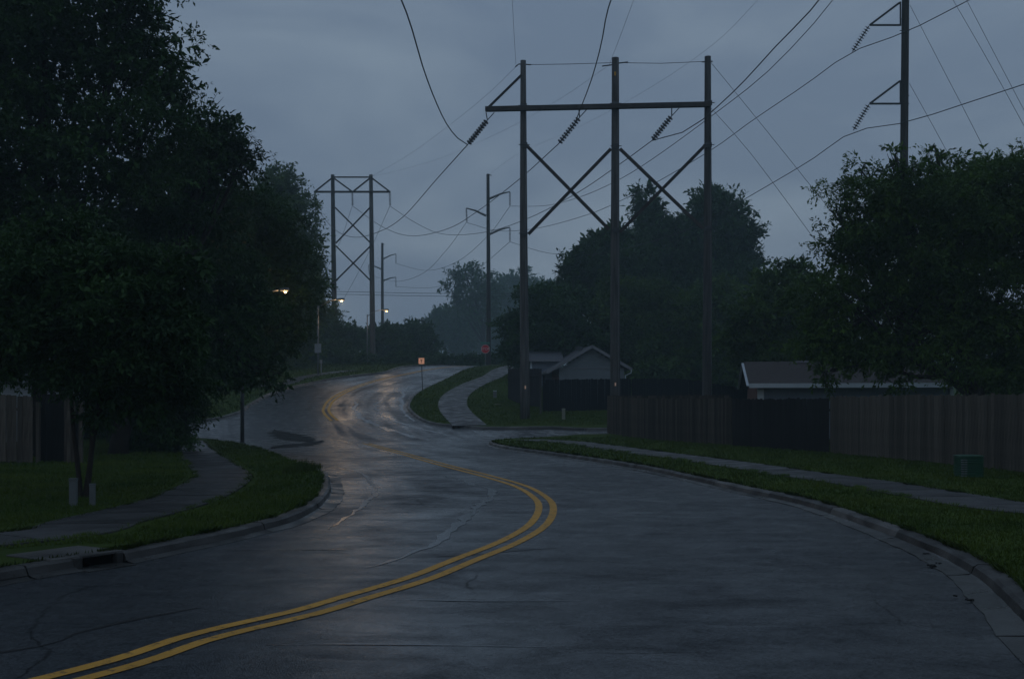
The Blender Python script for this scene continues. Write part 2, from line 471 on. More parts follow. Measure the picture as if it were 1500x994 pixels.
_ib = min(range(len(LN)), key=lambda k: math.hypot(LN[k][0] - inlet_b.x, LN[k][1] - inlet_b.y))
inlet_a = Vector((*LN[_ia], KH)); inlet_b = Vector((*LN[_ib], KH))
kerb(LN[:_ia + 1], -1, pan=lambda y: .3); kerb(LN[_ib:], -1, pan=lambda y: .3 + .14 * smooth(14, 19, y))
kerb(RN, 1, pan=lambda y: .44 - .14 * smooth(9, 20, y)); kerb(RF, 1, pan=lambda y: .4); kerb(LF, -1, pan=lambda y: .35)

# sidewalks: slabs with joints
def sidewalk(path, width, length=1.5, zo=KH + .012):
    pts = resample(catmull(path, .3), length / 4)
    N = normals2(pts)
    root = MB()
    for k, p in enumerate(pts):
        for s_ in (-1, 1):
            x = p[0] + N[k][0] * s_ * width * .495; y = p[1] + N[k][1] * s_ * width * .495
            root.v.append((x, y, H(x, y) + zo - .009))
    for k in range(len(pts) - 1): root.f.append((2 * k, 2 * k + 1, 2 * k + 3, 2 * k + 2)[::-1])
    r = root.build('sidewalk', 'joint'); tag(r, kind='structure')
    for i in range(0, len(pts) - 4, 4):
        bm = MB(); jz = random.uniform(0, .008)
        for k in range(i, i + 5):
            q = pts[k].copy()
            if k == i: q = q + (pts[k + 1] - q) * .05
            if k == i + 4: q = q - (q - pts[k - 1]) * .05
            for s_ in (-1, 1):
                x = q[0] + N[k][0] * s_ * width / 2; y = q[1] + N[k][1] * s_ * width / 2
                for z_ in (0, -.06): bm.v.append((x, y, H(x, y) + zo + z_ + jz * (z_ == 0)))
        for k in range(4):
            a = k * 4; b = a + 4
            bm.f += [(a, b, b + 2, a + 2), (a + 1, b + 1, b, a), (a + 2, b + 2, b + 3, a + 3)]
        bm.f += [(0, 2, 3, 1), (16, 17, 19, 18)]
        bm.build('slab', 'concrete_walk', r)
    return pts
SW = []
SW.append((sidewalk(GP([('m', -13.5, 4), ('m', -10.5, 9), (0, 790), (150, 762), (267, 731), (322, 703), (320, 688), (287, 660), (278, 645)], KH), 1.25), .8))
SW.append((sidewalk(GP([(775, 644), (830, 647), (870, 652), (950, 663), (1030, 673), (1110, 685), (1186, 696), (1259, 706), (1330, 718), (1399, 729.5), (1500, 745), ('m', 9.4, 14), ('m', 8.6, 8), ('m', 7, 2)], KH), 1.4), .8))
SW.append((sidewalk(GP([(688, 623), (668, 603), (663, 590), (670, 577), (693, 563), (722, 551), ('m', -.9, 98), ('m', .5, 106)], KH), 1.75), .95))
SW.append((sidewalk(GP([('m', -24, 73), ('m', -20.5, 78.5), (412, 562.5), (440, 553.5), (480, 546.5), (520, 542)], KH), 1.3), .7))

# ------------------------------------------------------------------ road markings and wear
def ribbon(name, path, width, zo, mt, off=0., wob=0., parent=None, step=.25, kind=None, taper=False):
    pts = resample(catmull(path, .3), step); N = normals2(pts); bm = MB(); wv = 0
    for k, p in enumerate(pts):
        wv = wv * .6 + random.uniform(-1, 1) * wob
        wd = width * (1 + (random.uniform(-.8, .8) if wob else 0))
        if taper: wd *= max(.08, math.sin(math.pi * min(1, max(0, (k + .5) / len(pts)))) ** .6)
        for s_ in (1, -1):
            o_ = off + s_ * wd / 2 + wv
            x = p[0] + N[k][0] * o_; y = p[1] + N[k][1] * o_
            bm.v.append((x, y, H(x, y) + zo))
    for k in range(len(pts) - 1): bm.f.append((2 * k + 1, 2 * k + 3, 2 * k + 2, 2 * k))
    o = bm.build(name, mt, parent)
    if kind: tag(o, kind=kind)
    return o
near_line = GP([('m', -4.8, 4), (108, 990), (292, 933), (450, 896), (513, 877), (613, 847), (680, 820), (747, 793), (788, 768), (800, 745), (792, 729), (763, 712), (713, 697), (647, 680), (590, 664), (536, 649)])
far_line = GP([(490, 616), (480, 606), (478, 598), (488, 584), (516, 569), (556, 556), (596, 547.5), ('m', -7.6, 101), ('m', -4.2, 109), ('m', 1.5, 118), ('m', 9, 128)])
root = thing('centre_line', (0, 0, 0), kind='structure')
for ln, a in ((near_line, .108), (far_line, .15)):
    for s_ in (-1, 1): ribbon('paint_stripe', ln, a * 1.1, .0055, 'yellow_paint', s_ * a * 1.12, parent=root)
# distance along and across the road, stored on its vertices, for wheel-track streaks
_cl = np.array(resample(catmull(near_line[:-1] + [near_line[-1], (-8.2, 53.5)] + far_line, .5), .5))
_n = len(road_o.data.vertices); _co = np.empty(_n * 3, np.float32); road_o.data.vertices.foreach_get('co', _co); _co = _co.reshape(-1, 3)
_tv = np.gradient(_cl, axis=0); _tv /= np.linalg.norm(_tv, axis=1)[:, None]
_uv = np.zeros((_n, 3), np.float32)
for s0 in range(0, _n, 4000):
    q = _co[s0:s0 + 4000, :2]; dd = ((q[:, None] - _cl[None]) ** 2).sum(2); k = dd.argmin(1); df = q - _cl[k]
    lat = df[:, 0] * _tv[k, 1] - df[:, 1] * _tv[k, 0]
    _uv[s0:s0 + 4000, 0] = lat; _uv[s0:s0 + 4000, 1] = k * .5 + (df * _tv[k]).sum(1)
at_ = road_o.data.attributes.new('track', 'FLOAT_VECTOR', 'POINT'); at_.data.foreach_set('vector', _uv.ravel())
# sealed seams, water runs
ribbon('tar_seam', GP([('m', -6.5, 7.2), (0, 955), (100, 930), (200, 906), (290, 890)]), .035, .0035, 'tar', wob=.006, kind='structure')
ribbon('tar_seam', GP([(640, 815), (700, 812), (760, 806), (815, 802)]), .02, .0035, 'tar', wob=.006, kind='structure')
for pts, wd, wb in (([(652, 697), (668, 701), (690, 709), (716, 718), (718, 728), (700, 745), (680, 765), (650, 786), (610, 806), (570, 820), (524, 832)], .16, .05),
                ([(470, 682), (520, 690), (545, 705), (548, 722), (520, 748), (480, 775)], .10, .04),
                ([(470, 642), (500, 645), (530, 654), (560, 660), (610, 672)], .22, .05),
                ([(520, 588), (522, 603), (545, 620), (580, 632), (640, 646)], .35, .1),
                ([(560, 582), (552, 598), (575, 615), (620, 628), (670, 640)], .3, .1),
                ([(598, 566), (588, 582), (590, 600), (608, 618)], .3, .1),
                ([(330, 806), (420, 806), (520, 804), (612, 803)], .035, .006), ([(390, 944), (520, 943), (640, 944), (800, 947)], .03, .004), ([(560, 877), (700, 880), (860, 880)], .03, .006),
                ([(640, 612), (668, 618), (690, 628), (712, 640)], .14, .06)):
    ribbon('water_run', GP(pts), wd, .0045, 'water_film', wob=wb, kind='structure', taper=True, step=.3)

# dark sheet added for the dry/wet edge of the road at the junction
def blob_ribbon(paths, label):
    bm = MB()
    for path, wd in paths:
        pts = resample(catmull(GP(path), .2), .25); N = normals2(pts); o0 = len(bm.v)
        for k, p in enumerate(pts):
            wk = wd * (.3 + random.random()) * max(.15, math.sin(math.pi * (k + .5) / len(pts)))
            for s_ in (1, 0, -1):
                x = p[0] + N[k][0] * s_ * wk / 2; y = p[1] + N[k][1] * s_ * wk / 2
                bm.v.append((x, y, H(x, y) + (.006 if s_ else .03 + random.random() * .02)))
        for k in range(len(pts) - 1):
            a = o0 + 3 * k; bm.f += [(a + 1, a + 4, a + 3, a), (a + 2, a + 5, a + 4, a + 1)]
    return tag(bm.build('dark_fan', 'litter_and_dark_patch'), label, 'debris', kind='stuff')  # added dark sheet for the dry/wet edge, not debris
blob_ribbon([([(398, 657), (420, 654), (440, 651), (460, 648), (472, 646)], 1.5), ([(402, 629), (412, 636), (428, 641), (445, 645), (460, 648)], 1.7), ([(413, 634), (430, 637), (442, 644)], 1.2)],
            'dark fan marking the dry/wet edge of the road at the junction')

# ------------------------------------------------------------------ grass blades
def blades(name, poly_test, xr, yr, n, label, hh=.04):
    pts = []
    while len(pts) < n:
        # more blades close to the viewer's end of the verge
        u = random.random(); y = 1 / (1 / yr[0] + u * (1 / yr[1] - 1 / yr[0]))
        x = random.uniform(*xr)
        if abs(x) > .5 * y + 1.5: continue
        if poly_test(x, y): pts.append((x, y))
    A = np.array(pts); d = A[:, 1]
    z = np.array([H(x, y) for x, y in pts]) + KH - .01
    n = len(A)
    cl = .6 + .8 * (np.sin(A[:, 0] * 3.1 + A[:, 1] * 1.7) * np.sin(A[:, 1] * 2.3 - A[:, 0]) * .5 + .5)
    h = hh * rng.uniform(.4, 1.2, n) * np.where(rng.random(n) < .03, 2.2, 1.) * cl * (1 + d / 60); wd = .004 * (1 + d / 9)
    a = rng.uniform(0, 6.28, n); lean = rng.uniform(.1, .7, n) * h; b = rng.uniform(0, 6.28, n)
    B = np.stack([A[:, 0], A[:, 1], z], 1)
    off = np.stack([np.cos(a) * wd, np.sin(a) * wd, 0 * a], 1)
    tip = B + np.stack([np.cos(b) * lean, np.sin(b) * lean, h], 1)
    V = np.stack([B - off, B + off, tip], 1).reshape(-1, 3)
    o = np_mesh(name, V, np.arange(3 * n).reshape(-1, 3), 'blade')
    return tag(o, label, 'grass', kind='stuff')
def near_path(x, y, pts, wd):
    for p in pts[::2]:
        if (p[0] - x) ** 2 + (p[1] - y) ** 2 < wd * wd: return True
    return False
def tester(poly, sw):
    pp = [p for k, p in enumerate(poly) if k % 2 == 0 or k > len(poly) - 6]
    def f(x, y):
        if not inside(pp, x, y): return False
        if 10.5 < y < 12.6 and x < -4 and math.hypot(x - inlet_a.x, y - inlet_a.y) < 1.15: return False
        return not near_path(x, y, *sw)
    return f
blades('grass', tester(PL['ln'], SW[0]), (-24, -2.5), (10, 48), 60000, 'short wet grass covering the left verge and yard lawn')
blades('grass', tester(PL['rn'], SW[1]), (-1, 16), (9, 50), 60000, 'short wet grass covering the right verge beside the wooden fence')
blades('grass', tester(PL['rf'], SW[2]), (-7, 8), (56, 104), 26000, 'short grass on the corner bank around the winding far sidewalk', hh=.035)
blades('grass', tester(PL['lf'], SW[3]), (-34, -8), (60, 112), 18000, 'rough grass of the far left roadside bank', hh=.07)
def edge_blades(name, path, sgn, n, label, off=(-.03, .045), yr=(8.5, 46), hh=.055):
    pts = [p for p in resample(catmull(path, .2), .1)]; N = normals2(pts); V = []
    ks = [k for k in range(1, len(pts) - 1) if yr[0] < pts[k][1] < yr[1] and abs(pts[k][0]) < .5 * pts[k][1] + 1]
    wts = [1 / pts[k][1] for k in ks]
    clump = [max(0., math.sin(k * .37) + math.sin(k * .113 + 1) + math.sin(k * .71)) + .15 for k in ks]
    for k, c_ in random.choices(list(zip(ks, clump)), weights=[a * b for a, b in zip(wts, clump)], k=n):
        o_ = random.uniform(*off) * (.5 + .3 * c_); p = pts[k]
        x = p[0] + N[k][0] * sgn * (o_ - .03) + random.uniform(-.04, .04); y = p[1] + N[k][1] * sgn * (o_ - .03) + random.uniform(-.04, .04)
        z = H(x, y) + KH - .005; h = hh * random.uniform(.3, 1.3) * (1 + p[1] / 60); l = h * random.uniform(.3, 1.2)
        a = random.uniform(-.9, .9) + math.atan2(N[k][1] * sgn, N[k][0] * sgn); wd = .004 * (1 + p[1] / 9)
        c, s_ = math.cos(a), math.sin(a)
        V += [(x - s_ * wd, y + c * wd, z), (x + s_ * wd, y - c * wd, z), (x + c * l, y + s_ * l, z + h * .8)]
    return tag(np_mesh(name, V, np.arange(len(V)).reshape(-1, 3), 'blade'), label, 'grass', kind='stuff')
edge_blades('grass_edge', LN, -1, 6000, 'uneven grass fringe creeping over the left kerb')
edge_blades('grass_edge', RN, 1, 8000, 'uneven grass fringe creeping over the right kerb')
for (pp, hwid), nm_ in ((SW[0], 'left'), (SW[1], 'right')):
    P_ = np.array(pp); NN = np.array(normals2(pp)); wd_ = .6 if nm_ == 'left' else .67
    for sg in (-1, 1):
        edge_blades('grass_edge', P_ + NN * sg * wd_, -sg, 3000, 'grass fringe along the %s edge of the %s sidewalk' % ('inner' if (sg > 0) == (nm_ == 'left') else 'outer', nm_), off=(-.02, .07))
# long tuft at the kerb apex
def tuft(px, py, n, h, label):
    c = G(px, py, KH); V = []
    bm = MB()
    for _ in range(n):
        a = random.uniform(0, 6.28); r = random.random() ** .6 * .55
        x = c.x - .25 + math.cos(a) * r * .7; y = c.y + math.sin(a) * r * 3; z = H(x, y) + KH - .01
        b = random.uniform(0, 6.28); hh = h * random.uniform(.4, 1.2) * (1.15 - r * 1.3); l = hh * random.uniform(.1, .6)
        wv = (math.cos(b + 1.57) * .006, math.sin(b + 1.57) * .006)
        m_ = (x + math.cos(b) * l * .3, y + math.sin(b) * l * .3, z + hh * .6); t = (x + math.cos(b) * l, y + math.sin(b) * l, z + hh)
        bm.add([(x - wv[0], y - wv[1], z), (x + wv[0], y + wv[1], z), (m_[0] + wv[0] * .6, m_[1] + wv[1] * .6, m_[2]), (m_[0] - wv[0] * .6, m_[1] - wv[1] * .6, m_[2]), t], [(0, 1, 2, 3), (3, 2, 4)])
    return tag(bm.build('grass_tuft', 'blade'), label, 'grass tuft', kind='stuff')
tuft(459, 688, 900, .26, 'long uncut grass tuft at the tip of the left kerb bend')

# ------------------------------------------------------------------ storm drain
a = np.array((inlet_a.x, inlet_a.y)); b = np.array((inlet_b.x, inlet_b.y))
t = (b - a) / np.linalg.norm(b - a); nrm = np.array((t[1], -t[0]))
def Q3(u, v, z): p = a + t * u + nrm * v; return (p[0], p[1], z)
L = float(np.linalg.norm(b - a))
root = thing('storm_drain', (float(a[0]), float(a[1]), 0), 'concrete kerb inlet with a black opening in the left kerb', 'storm drain')
def slab(u0, u1, v0, v1, z0, z1):
    vs = [Q3(u0, v0, z0), Q3(u1, v0, z0), Q3(u1, v1, z0), Q3(u0, v1, z0), Q3(u0, v0, z1), Q3(u1, v0, z1), Q3(u1, v1, z1), Q3(u0, v1, z1)]
    return MB().add(vs, [(3, 2, 1, 0), (4, 5, 6, 7), (0, 1, 5, 4), (1, 2, 6, 5), (2, 3, 7, 6), (3, 0, 4, 7)])
bevel(slab(-.25, L + .05, -.62, .13, KH - .02, KH + .012).build('hood_slab', 'concrete', root), .008)
bevel(slab(-.02, .09, -.05, .185, -.05, KH + .004).build('end_block', 'concrete', root), .01)
bevel(slab(L - .06, L + .02, -.05, .17, -.05, KH - .004).build('end_block', 'concrete', root), .01)
slab(.0, L, -.4, .09, -.05, KH - .022).build('opening_shade_block', 'inlet_shade', root)  # solid black block; the shade inside the inlet is its colour
slab(.0, L, .09, .4, -.04, .012).build('apron', 'gutter_concrete', root)

# ------------------------------------------------------------------ trees
def frame_dirs(D):
    up = np.tile(np.array([0, 0, 1.]), (len(D), 1)); up[np.abs(D[:, 2]) > .9] = (1, 0, 0)
    U = np.cross(D, up); U /= np.linalg.norm(U, axis=1)[:, None]
    return U, np.cross(U, D)
def leaves(lobes, n_sprig, per, size, spread, droop=.25, surf=.55, aspect=.42, clumps=17):
    """lobes: rows of cx,cy,cz,rx,ry,rz. Leaves sit along sprigs that point outwards."""
    L_ = np.array(lobes); vol = (L_[:, 3] * L_[:, 4] * L_[:, 5]) ** (2 / 3.)
    # foliage clumps: flattened pads spread over the lobes, with a looser dark filling inside
    mr_ = (L_[:, 3] * L_[:, 5]) ** .5; pc = mr_ ** 1.6; pc /= pc.sum()
    K = int(max(10, sum(pc > 0) * clumps)); ci = rng.choice(len(L_), K, p=pc)
    cd = rng.normal(size=(K, 3)); cd /= np.linalg.norm(cd, axis=1)[:, None]
    cr_ = np.where(rng.random(K) < .72, rng.uniform(.72, 1.16, K), rng.uniform(.2, .7, K))
    ccen = L_[ci, :3] + cd * L_[ci, 3:6] * cr_[:, None]
    crad = (.22 * mr_[ci] + .10 * mr_.mean()) * rng.uniform(.6, 1.35, K)
    wgt = crad ** 2; k_ = rng.choice(K, n_sprig, p=wgt / wgt.sum())
    fill = rng.random(n_sprig) < .2
    idx = np.where(fill, rng.choice(len(L_), n_sprig, p=vol / vol.sum()), ci[k_])
    D = rng.normal(size=(n_sprig, 3)); D[:, 2] = np.where(fill, D[:, 2], D[:, 2] * .8 + .15); D /= np.linalg.norm(D, axis=1)[:, None]
    rc = rng.random(n_sprig) ** .4
    S = ccen[k_] + D * crad[k_][:, None] * np.array([1.15, 1.15, .55]) * rc[:, None]
    rf = rng.random(n_sprig) ** .5 * .74
    S = np.where(fill[:, None], L_[idx, :3] + D * L_[idx, 3:6] * rf[:, None], S)
    D = np.where(fill[:, None], D, D * .7 + cd[k_] * .6); D /= np.linalg.norm(D, axis=1)[:, None]
    r = np.where(fill, .3, 1.)
    spread = np.minimum(spread, 9.) * .8
    SD = D * .9 + rng.normal(size=D.shape) * .55; SD[:, 2] -= droop; SD /= np.linalg.norm(SD, axis=1)[:, None]
    sl_ = spread * rng.uniform(.5, 1.3, n_sprig)
    tt = np.tile(np.linspace(.1, 1, per), n_sprig); rep = np.repeat(np.arange(n_sprig), per)
    B = S[rep] + SD[rep] * (sl_[rep] * tt)[:, None]; B[:, 2] -= (tt ** 2) * sl_[rep] * droop * .6
    LD = SD[rep] * .6 + rng.normal(size=B.shape) * .7; LD[:, 2] -= droop; LD /= np.linalg.norm(LD, axis=1)[:, None]
    U, W = frame_dirs(LD)
    a = rng.normal(0, .7, len(B)); X = U * np.cos(a)[:, None] + W * np.sin(a)[:, None]; Nn = np.cross(X, LD)
    s = size * 1.3 * rng.uniform(.6, 1.25, len(B)) * np.where(r < .66, 1.7, 1.)[rep]; s = s[:, None]
    V = np.stack([B, B + LD * s * .5 + X * s * aspect / 2 + Nn * s * .08, B + LD * s, B + LD * s * .5 - X * s * aspect / 2 + Nn * s * .08], 1).reshape(-1, 3)
    return V, np.arange(len(V)).reshape(-1, 4)
def tree(name, label, cat, d, base, lobes, n_sprig, leaf=.11, per=9, spread=.5, mt='leaf_mid', tr=.18, group=None, deep=1., stems=None, droop=.25, surf=.55, limbs=7, jit=.35, inner=True):
    """base (px,py) or plan ('m',x,y); lobes in sight-line pixels with radii, set at distance d."""
    if base[0] == 'm': bx, by = base[1], base[2]
    else: v = P(base[0], base[1], d); bx, by = v.x, v.y
    bz = H(bx, by) + (KH if by < 112 else 0) - .05
    root = thing(name, (bx, by, bz), label, cat, group)
    LB = []
    st = random.getstate(); random.seed(int(d * 31 + len(lobes)))
    for q in lobes:
        px, py, rx, ry = q[:4]; dz = q[4] if len(q) > 4 else random.uniform(-jit, jit) * rx / FOC * d * deep
        c = P(px, py, d + dz); k = (d + dz) / FOC
        c.z = max(c.z, bz + ry * k + .05) if q[1] + q[3] > 5000 else c.z
        LB.append((c.x, c.y, c.z, rx * k, .5 * (rx + ry) * k * deep, ry * k))
    V, F_ = leaves(LB, int(n_sprig * 1.5), per, leaf, spread, droop, surf)
    z0 = np.array([0, 0, bz + .02]); V[:, 2] = np.maximum(V[:, 2], bz + .03)
    np_mesh('crown', V, F_, mt, root)
    # trunk and limbs
    bm = MB()
    if stems is None:
        top = max(LB, key=lambda q: q[2]); cz = sum(q[2] for q in LB) / len(LB)
        mid = Vector((bx * .6 + .4 * sum(q[0] for q in LB) / len(LB), by, bz + (cz - bz) * .7))
        pts = [Vector((bx, by, bz - .2)), Vector((bx, by, bz + .3)), Vector((bx, by, bz)) * .5 + mid * .5, mid, Vector(top[:3])]
        bm.tube(resample(catmull([tuple(p) for p in pts], .4), .5), [1] * 1 or 1, 8) if False else None
        cp = resample(catmull([tuple(p) for p in pts], .5), .6)
        rr = [tr * (1.25 if k == 0 else 1) * max(.12, 1 - .85 * k / len(cp)) for k in range(len(cp))]
        bm.tube(cp, rr, 9)
        for q in LB:
            k = random.randint(max(1, len(cp) // 5), max(2, int(len(cp) * .7))); s_ = Vector(cp[min(k, len(cp) - 1)]); e = Vector(q[:3])
            m_ = (s_ + e) / 2 + Vector((0, 0, -.1 * (e - s_).length))
            lp = resample(catmull([tuple(s_), tuple(m_), tuple(e)], .4), .7)
            bm.tube(lp, [tr * .42 * max(.1, 1 - .9 * i / len(lp)) for i in range(len(lp))], 6)
            for _ in range(limbs):
                f_ = random.uniform(.4, 1); a_ = Vector(lp[min(len(lp) - 1, int(f_ * len(lp)))])
                dr = Vector((random.gauss(0, 1), random.gauss(0, 1), random.gauss(.2, .8))).normalized()
                e2 = Vector((q[0] + dr.x * q[3] * .8, q[1] + dr.y * q[4] * .8, q[2] + dr.z * q[5] * .8))
                bm.tube([a_, (a_ + e2) / 2 + Vector((0, 0, .05)), e2], [tr * .13, tr * .09, tr * .03], 4)
    else:
        for sp, r0 in stems:
            ps = [tuple(P(x_, y_, d + (z_ if z_ else 0))) for x_, y_, z_ in sp]
            cp = resample(catmull(ps, .15), .2)
            bm.tube(cp, [r0 * (1 - .6 * k / len(cp)) for k in range(len(cp))], 7)
        for q in LB:
            for _ in range(5):
                s_ = Vector(P(*random.choice([s[0][-1][:2] for s in stems]), d)); dr = Vector((random.gauss(0, 1), random.gauss(0, 1), random.gauss(.2, .8))).normalized()
                e2 = Vector((q[0] + dr.x * q[3] * .8, q[1] + dr.y * q[4] * .8, q[2] + dr.z * q[5] * .8))
                bm.tube([s_, (s_ + e2) / 2 + Vector((0, 0, .06)), e2], [.02, .014, .005], 4)
    bm.build('trunk', 'bark', root, smooth_=True)
    random.setstate(st)
    return root

# left side
tree('shade_tree', 'tall dark tree filling the upper left corner behind the board fence', 'tree', 33, ('m', -14.6, 33.5),
     [(40, 90, 190, 130), (170, 50, 100, 80), (235, 85, 58, 48), (245, 140, 50, 28), (150, 210, 110, 80), (0, 270, 150, 120), (90, 330, 120, 70), (-120, 150, 160, 200), (60, -90, 220, 110), (205, -25, 40, 45),
      (-60, 430, 150, 110), (60, 440, 110, 80)],
     12500, .13, 9, .6, 'leaf_dark', .26, deep=.8, surf=.5)
tree('shade_tree', 'broad drooping tree over the left sidewalk with a thick dark trunk', 'tree', 37, ('m', -12.6, 35),
     [(255, 330, 115, 110), (322, 200, 46, 46), (290, 240, 70, 60), (355, 235, 22, 30), (360, 330, 80, 80, 8), (398, 420, 62, 80, 9), (402, 500, 38, 46, 8), (332, 532, 60, 44), (240, 470, 120, 90), (255, 590, 56, 38),
      (200, 570, 100, 45), (340, 450, 70, 70), (225, 625, 45, 32), (392, 552, 36, 16)],
     12500, .12, 9, .55, 'leaf_dark', .3, deep=.8, surf=.5)
tree('maple_tree', 'farther left tree with spiky branch tips behind the nearest street lamp head', 'tree', 100, ('m', -23.4, 100),
     [(405, 290, 32, 46), (418, 340, 40, 55), (435, 400, 36, 45), (440, 455, 30, 45), (395, 420, 50, 90), (430, 500, 32, 35), (400, 510, 50, 40), (462, 385, 12, 14), (463, 350, 10, 10), (464, 420, 12, 10), (462, 460, 12, 20)],
     5200, .3, 9, 1.2, 'leaf_yellow', .35, deep=.7, droop=.1, surf=.6)
tree('ornamental_tree', 'small multi-stemmed young tree growing between two utility pedestals on the lawn', 'tree', 18.9, (126, 739),
     [(125, 430, 95, 70), (35, 480, 90, 62), (205, 455, 85, 70), (235, 545, 68, 52), (145, 525, 85, 52), (60, 400, 70, 50), (265, 480, 40, 50), (270, 395, 36, 30), (90, 345, 55, 34), (-10, 530, 50, 30), (165, 390, 60, 35), (190, 590, 50, 30)],
     5600, .08, 9, .32, 'leaf_dark', .05, deep=.9, surf=.5, jit=.5,
     stems=[([(118, 740, 0), (116, 700, 0), (107, 620, .1), (103, 560, .1), (95, 480, 0)], .05), ([(126, 740, 0), (131, 690, 0), (137, 640, 0), (150, 570, .2), (180, 500, .2)], .055),
            ([(122, 740, .1), (128, 700, .1), (134, 650, .2), (133, 590, .2), (130, 500, .2)], .04), ([(137, 640, 0), (146, 610, 0), (148, 560, -.2), (120, 470, -.3)], .03)])
tree('bush', 'dark ragged bush at the foot of the broad left tree beside the sidewalk', 'bush', 36.5, (226, 668),
     [(222, 640, 42, 26), (200, 655, 30, 16), (250, 632, 30, 22)], 700, .11, 9, .4, 'leaf_dark', .05, limbs=3)
tree('hedge', 'row of dark shrubs at the back of the left lawn beyond the young tree', 'hedge', 50.5, ('m', -19.5, 50.5),
     [(105, 608, 34, 22), (140, 600, 30, 26), (172, 604, 30, 24), (150, 624, 40, 14), (110, 626, 34, 14), (205, 602, 30, 26), (235, 606, 26, 22)], 1500, .14, 9, .45, 'leaf_dark', .06, limbs=2, jit=.1)
# bare twigs above the broad tree
bm = MB()
for k in range(9):
    a_ = P(282 + k * 2, 172, 37.5); e_ = P(290 + k * 4 + random.uniform(-6, 6), 132 + random.uniform(-5, 18), 37.5 + random.uniform(-.5, .5))
    bm.tube([a_, (a_ + e_) / 2 + Vector((.05, 0, 0)), e_], [.014, .01, .004], 4)
_r = thing('dead_branch', tuple(P(290, 172, 37.5)), 'bare leafless twigs fanning out above the broad left tree', 'branch')
bm.build('twig', 'bark', _r)

# right side
tree('shade_tree', 'wide spreading tree behind the pale board fence, overhanging the brown roof', 'tree', 38, ('m', 16.6, 38),
     [(1400, 330, 140, 90), (1300, 300, 80, 55), (1255, 365, 58, 55), (1335, 262, 66, 36), (1440, 255, 60, 36), (1520, 330, 120, 100), (1235, 430, 66, 52), (1350, 440, 120, 80), (1215, 495, 58, 38), (1290, 505, 80, 38),
      (1440, 480, 100, 66), (1210, 545, 26, 20), (1312, 545, 24, 26), (1262, 525, 40, 20), (1345, 520, 30, 20), (1262, 250, 12, 22), (1310, 228, 14, 14), (1372, 222, 16, 14), (1470, 540, 50, 40), (1430, 550, 30, 30, 3), (1500, 560, 60, 30, 4), (1400, 545, 30, 20, 4), (1225, 310, 20, 14), (1575, 480, 90, 100)],
     13500, .11, 9, .5, 'leaf_right', .3, deep=.75, surf=.5)
tree('shade_tree', 'lower rounded tree left of the spreading fence tree', 'tree', 62, ('m', 17, 66),
     [(1130, 420, 34, 32), (1168, 400, 30, 22), (1170, 470, 55, 50), (1110, 480, 45, 50), (1130, 530, 40, 25), (1180, 520, 50, 40)],
     2600, .22, 9, .7, 'leaf_right', .25)
tree('tall_tree', 'tallest dark tree with a ragged top rising between the second and third poles', 'tree', 112, ('m', 18, 112),
     [(945, 298, 18, 24), (958, 335, 32, 34), (1040, 308, 34, 26), (1062, 318, 36, 32), (1082, 350, 27, 26), (1000, 352, 55, 36), (1092, 388, 22, 24), (960, 395, 60, 50), (1060, 400, 60, 50), (1000, 430, 90, 50), (1098, 345, 10, 10)],
     5200, .38, 9, 1.3, 'leaf_dark', .4, droop=.1, surf=.6)
tree('tall_tree', 'dark stepped tree left of the tallest one, behind the middle pole', 'tree', 104, ('m', 9, 104),
     [(873, 372, 28, 30), (848, 392, 20, 22), (900, 350, 20, 18), (885, 410, 58, 42), (920, 380, 26, 36), (838, 420, 16, 16)],
     2800, .36, 9, 1.1, 'leaf_dark', .35, droop=.1)
tree('shade_tree', 'yellowish green round tree directly behind the grey gabled house', 'tree', 93, ('m', 10.4, 93),
     [(930, 462, 55, 45), (870, 485, 50, 36), (985, 470, 48, 44), (930, 510, 66, 40), (890, 450, 26, 22)],
     3200, .28, 9, .9, 'leaf_yellow', .3)
tree('shade_tree', 'dull green tree right of the grey gabled house, behind the third pole', 'tree', 88, ('m', 15.5, 88),
     [(1040, 460, 45, 45), (1085, 480, 50, 45), (1010, 520, 60, 45), (1075, 545, 60, 40), (960, 555, 50, 30)],
     3000, .28, 9, .9, 'leaf_right', .3)
tree('shade_tree', 'dark low tree behind the first pole at the left end of the wood', 'tree', 90, ('m', 3.2, 90),
     [(800, 462, 48, 36), (768, 490, 30, 34), (830, 440, 26, 22), (830, 490, 44, 30), (756, 515, 18, 18), (800, 500, 50, 25)],
     2700, .28, 9, .9, 'leaf_dark', .28)
# hazy distance
tree('cottonwood_tree', 'hazy distant tree with an open airy top and a slanting trunk', 'tree', 240, ('m', -5.2, 240),
     [(682, 400, 20, 13), (664, 414, 13, 16), (700, 410, 16, 18), (678, 432, 16, 16), (712, 432, 20, 26), (690, 452, 18, 20)],
     420, .62, 8, 2.0, 'leaf_dark', .75, droop=.1, surf=.4, limbs=3)
for lb, dd, mx_, lobes, n_ in (
        ('hazy pale tree behind the distant single pole', 320, 0, [(752, 418, 26, 24), (735, 450, 36, 36), (772, 440, 30, 36)], 900),
        ('hazy tree with a flat top just left of the first near pole', 290, 6, [(797, 428, 18, 20), (812, 442, 14, 16), (790, 460, 34, 32)], 1100),
        ('hazy rounded tree left of the airy topped tree', 270, -9, [(652, 472, 24, 20), (634, 490, 18, 22), (672, 485, 34, 30)], 1200),
        ('hazy broad low tree behind the red octagonal sign', 330, -2, [(715, 485, 40, 34), (755, 492, 36, 36), (690, 505, 40, 24)], 1500)):
    tree('distant_tree', lb, 'tree', dd, ('m', (lobes[0][0] - CX) / FOC * dd, dd), lobes, n_, .75, 8, 2.1, 'leaf_dark', .5, group='hazy trees beyond the crest', droop=.1, limbs=3)
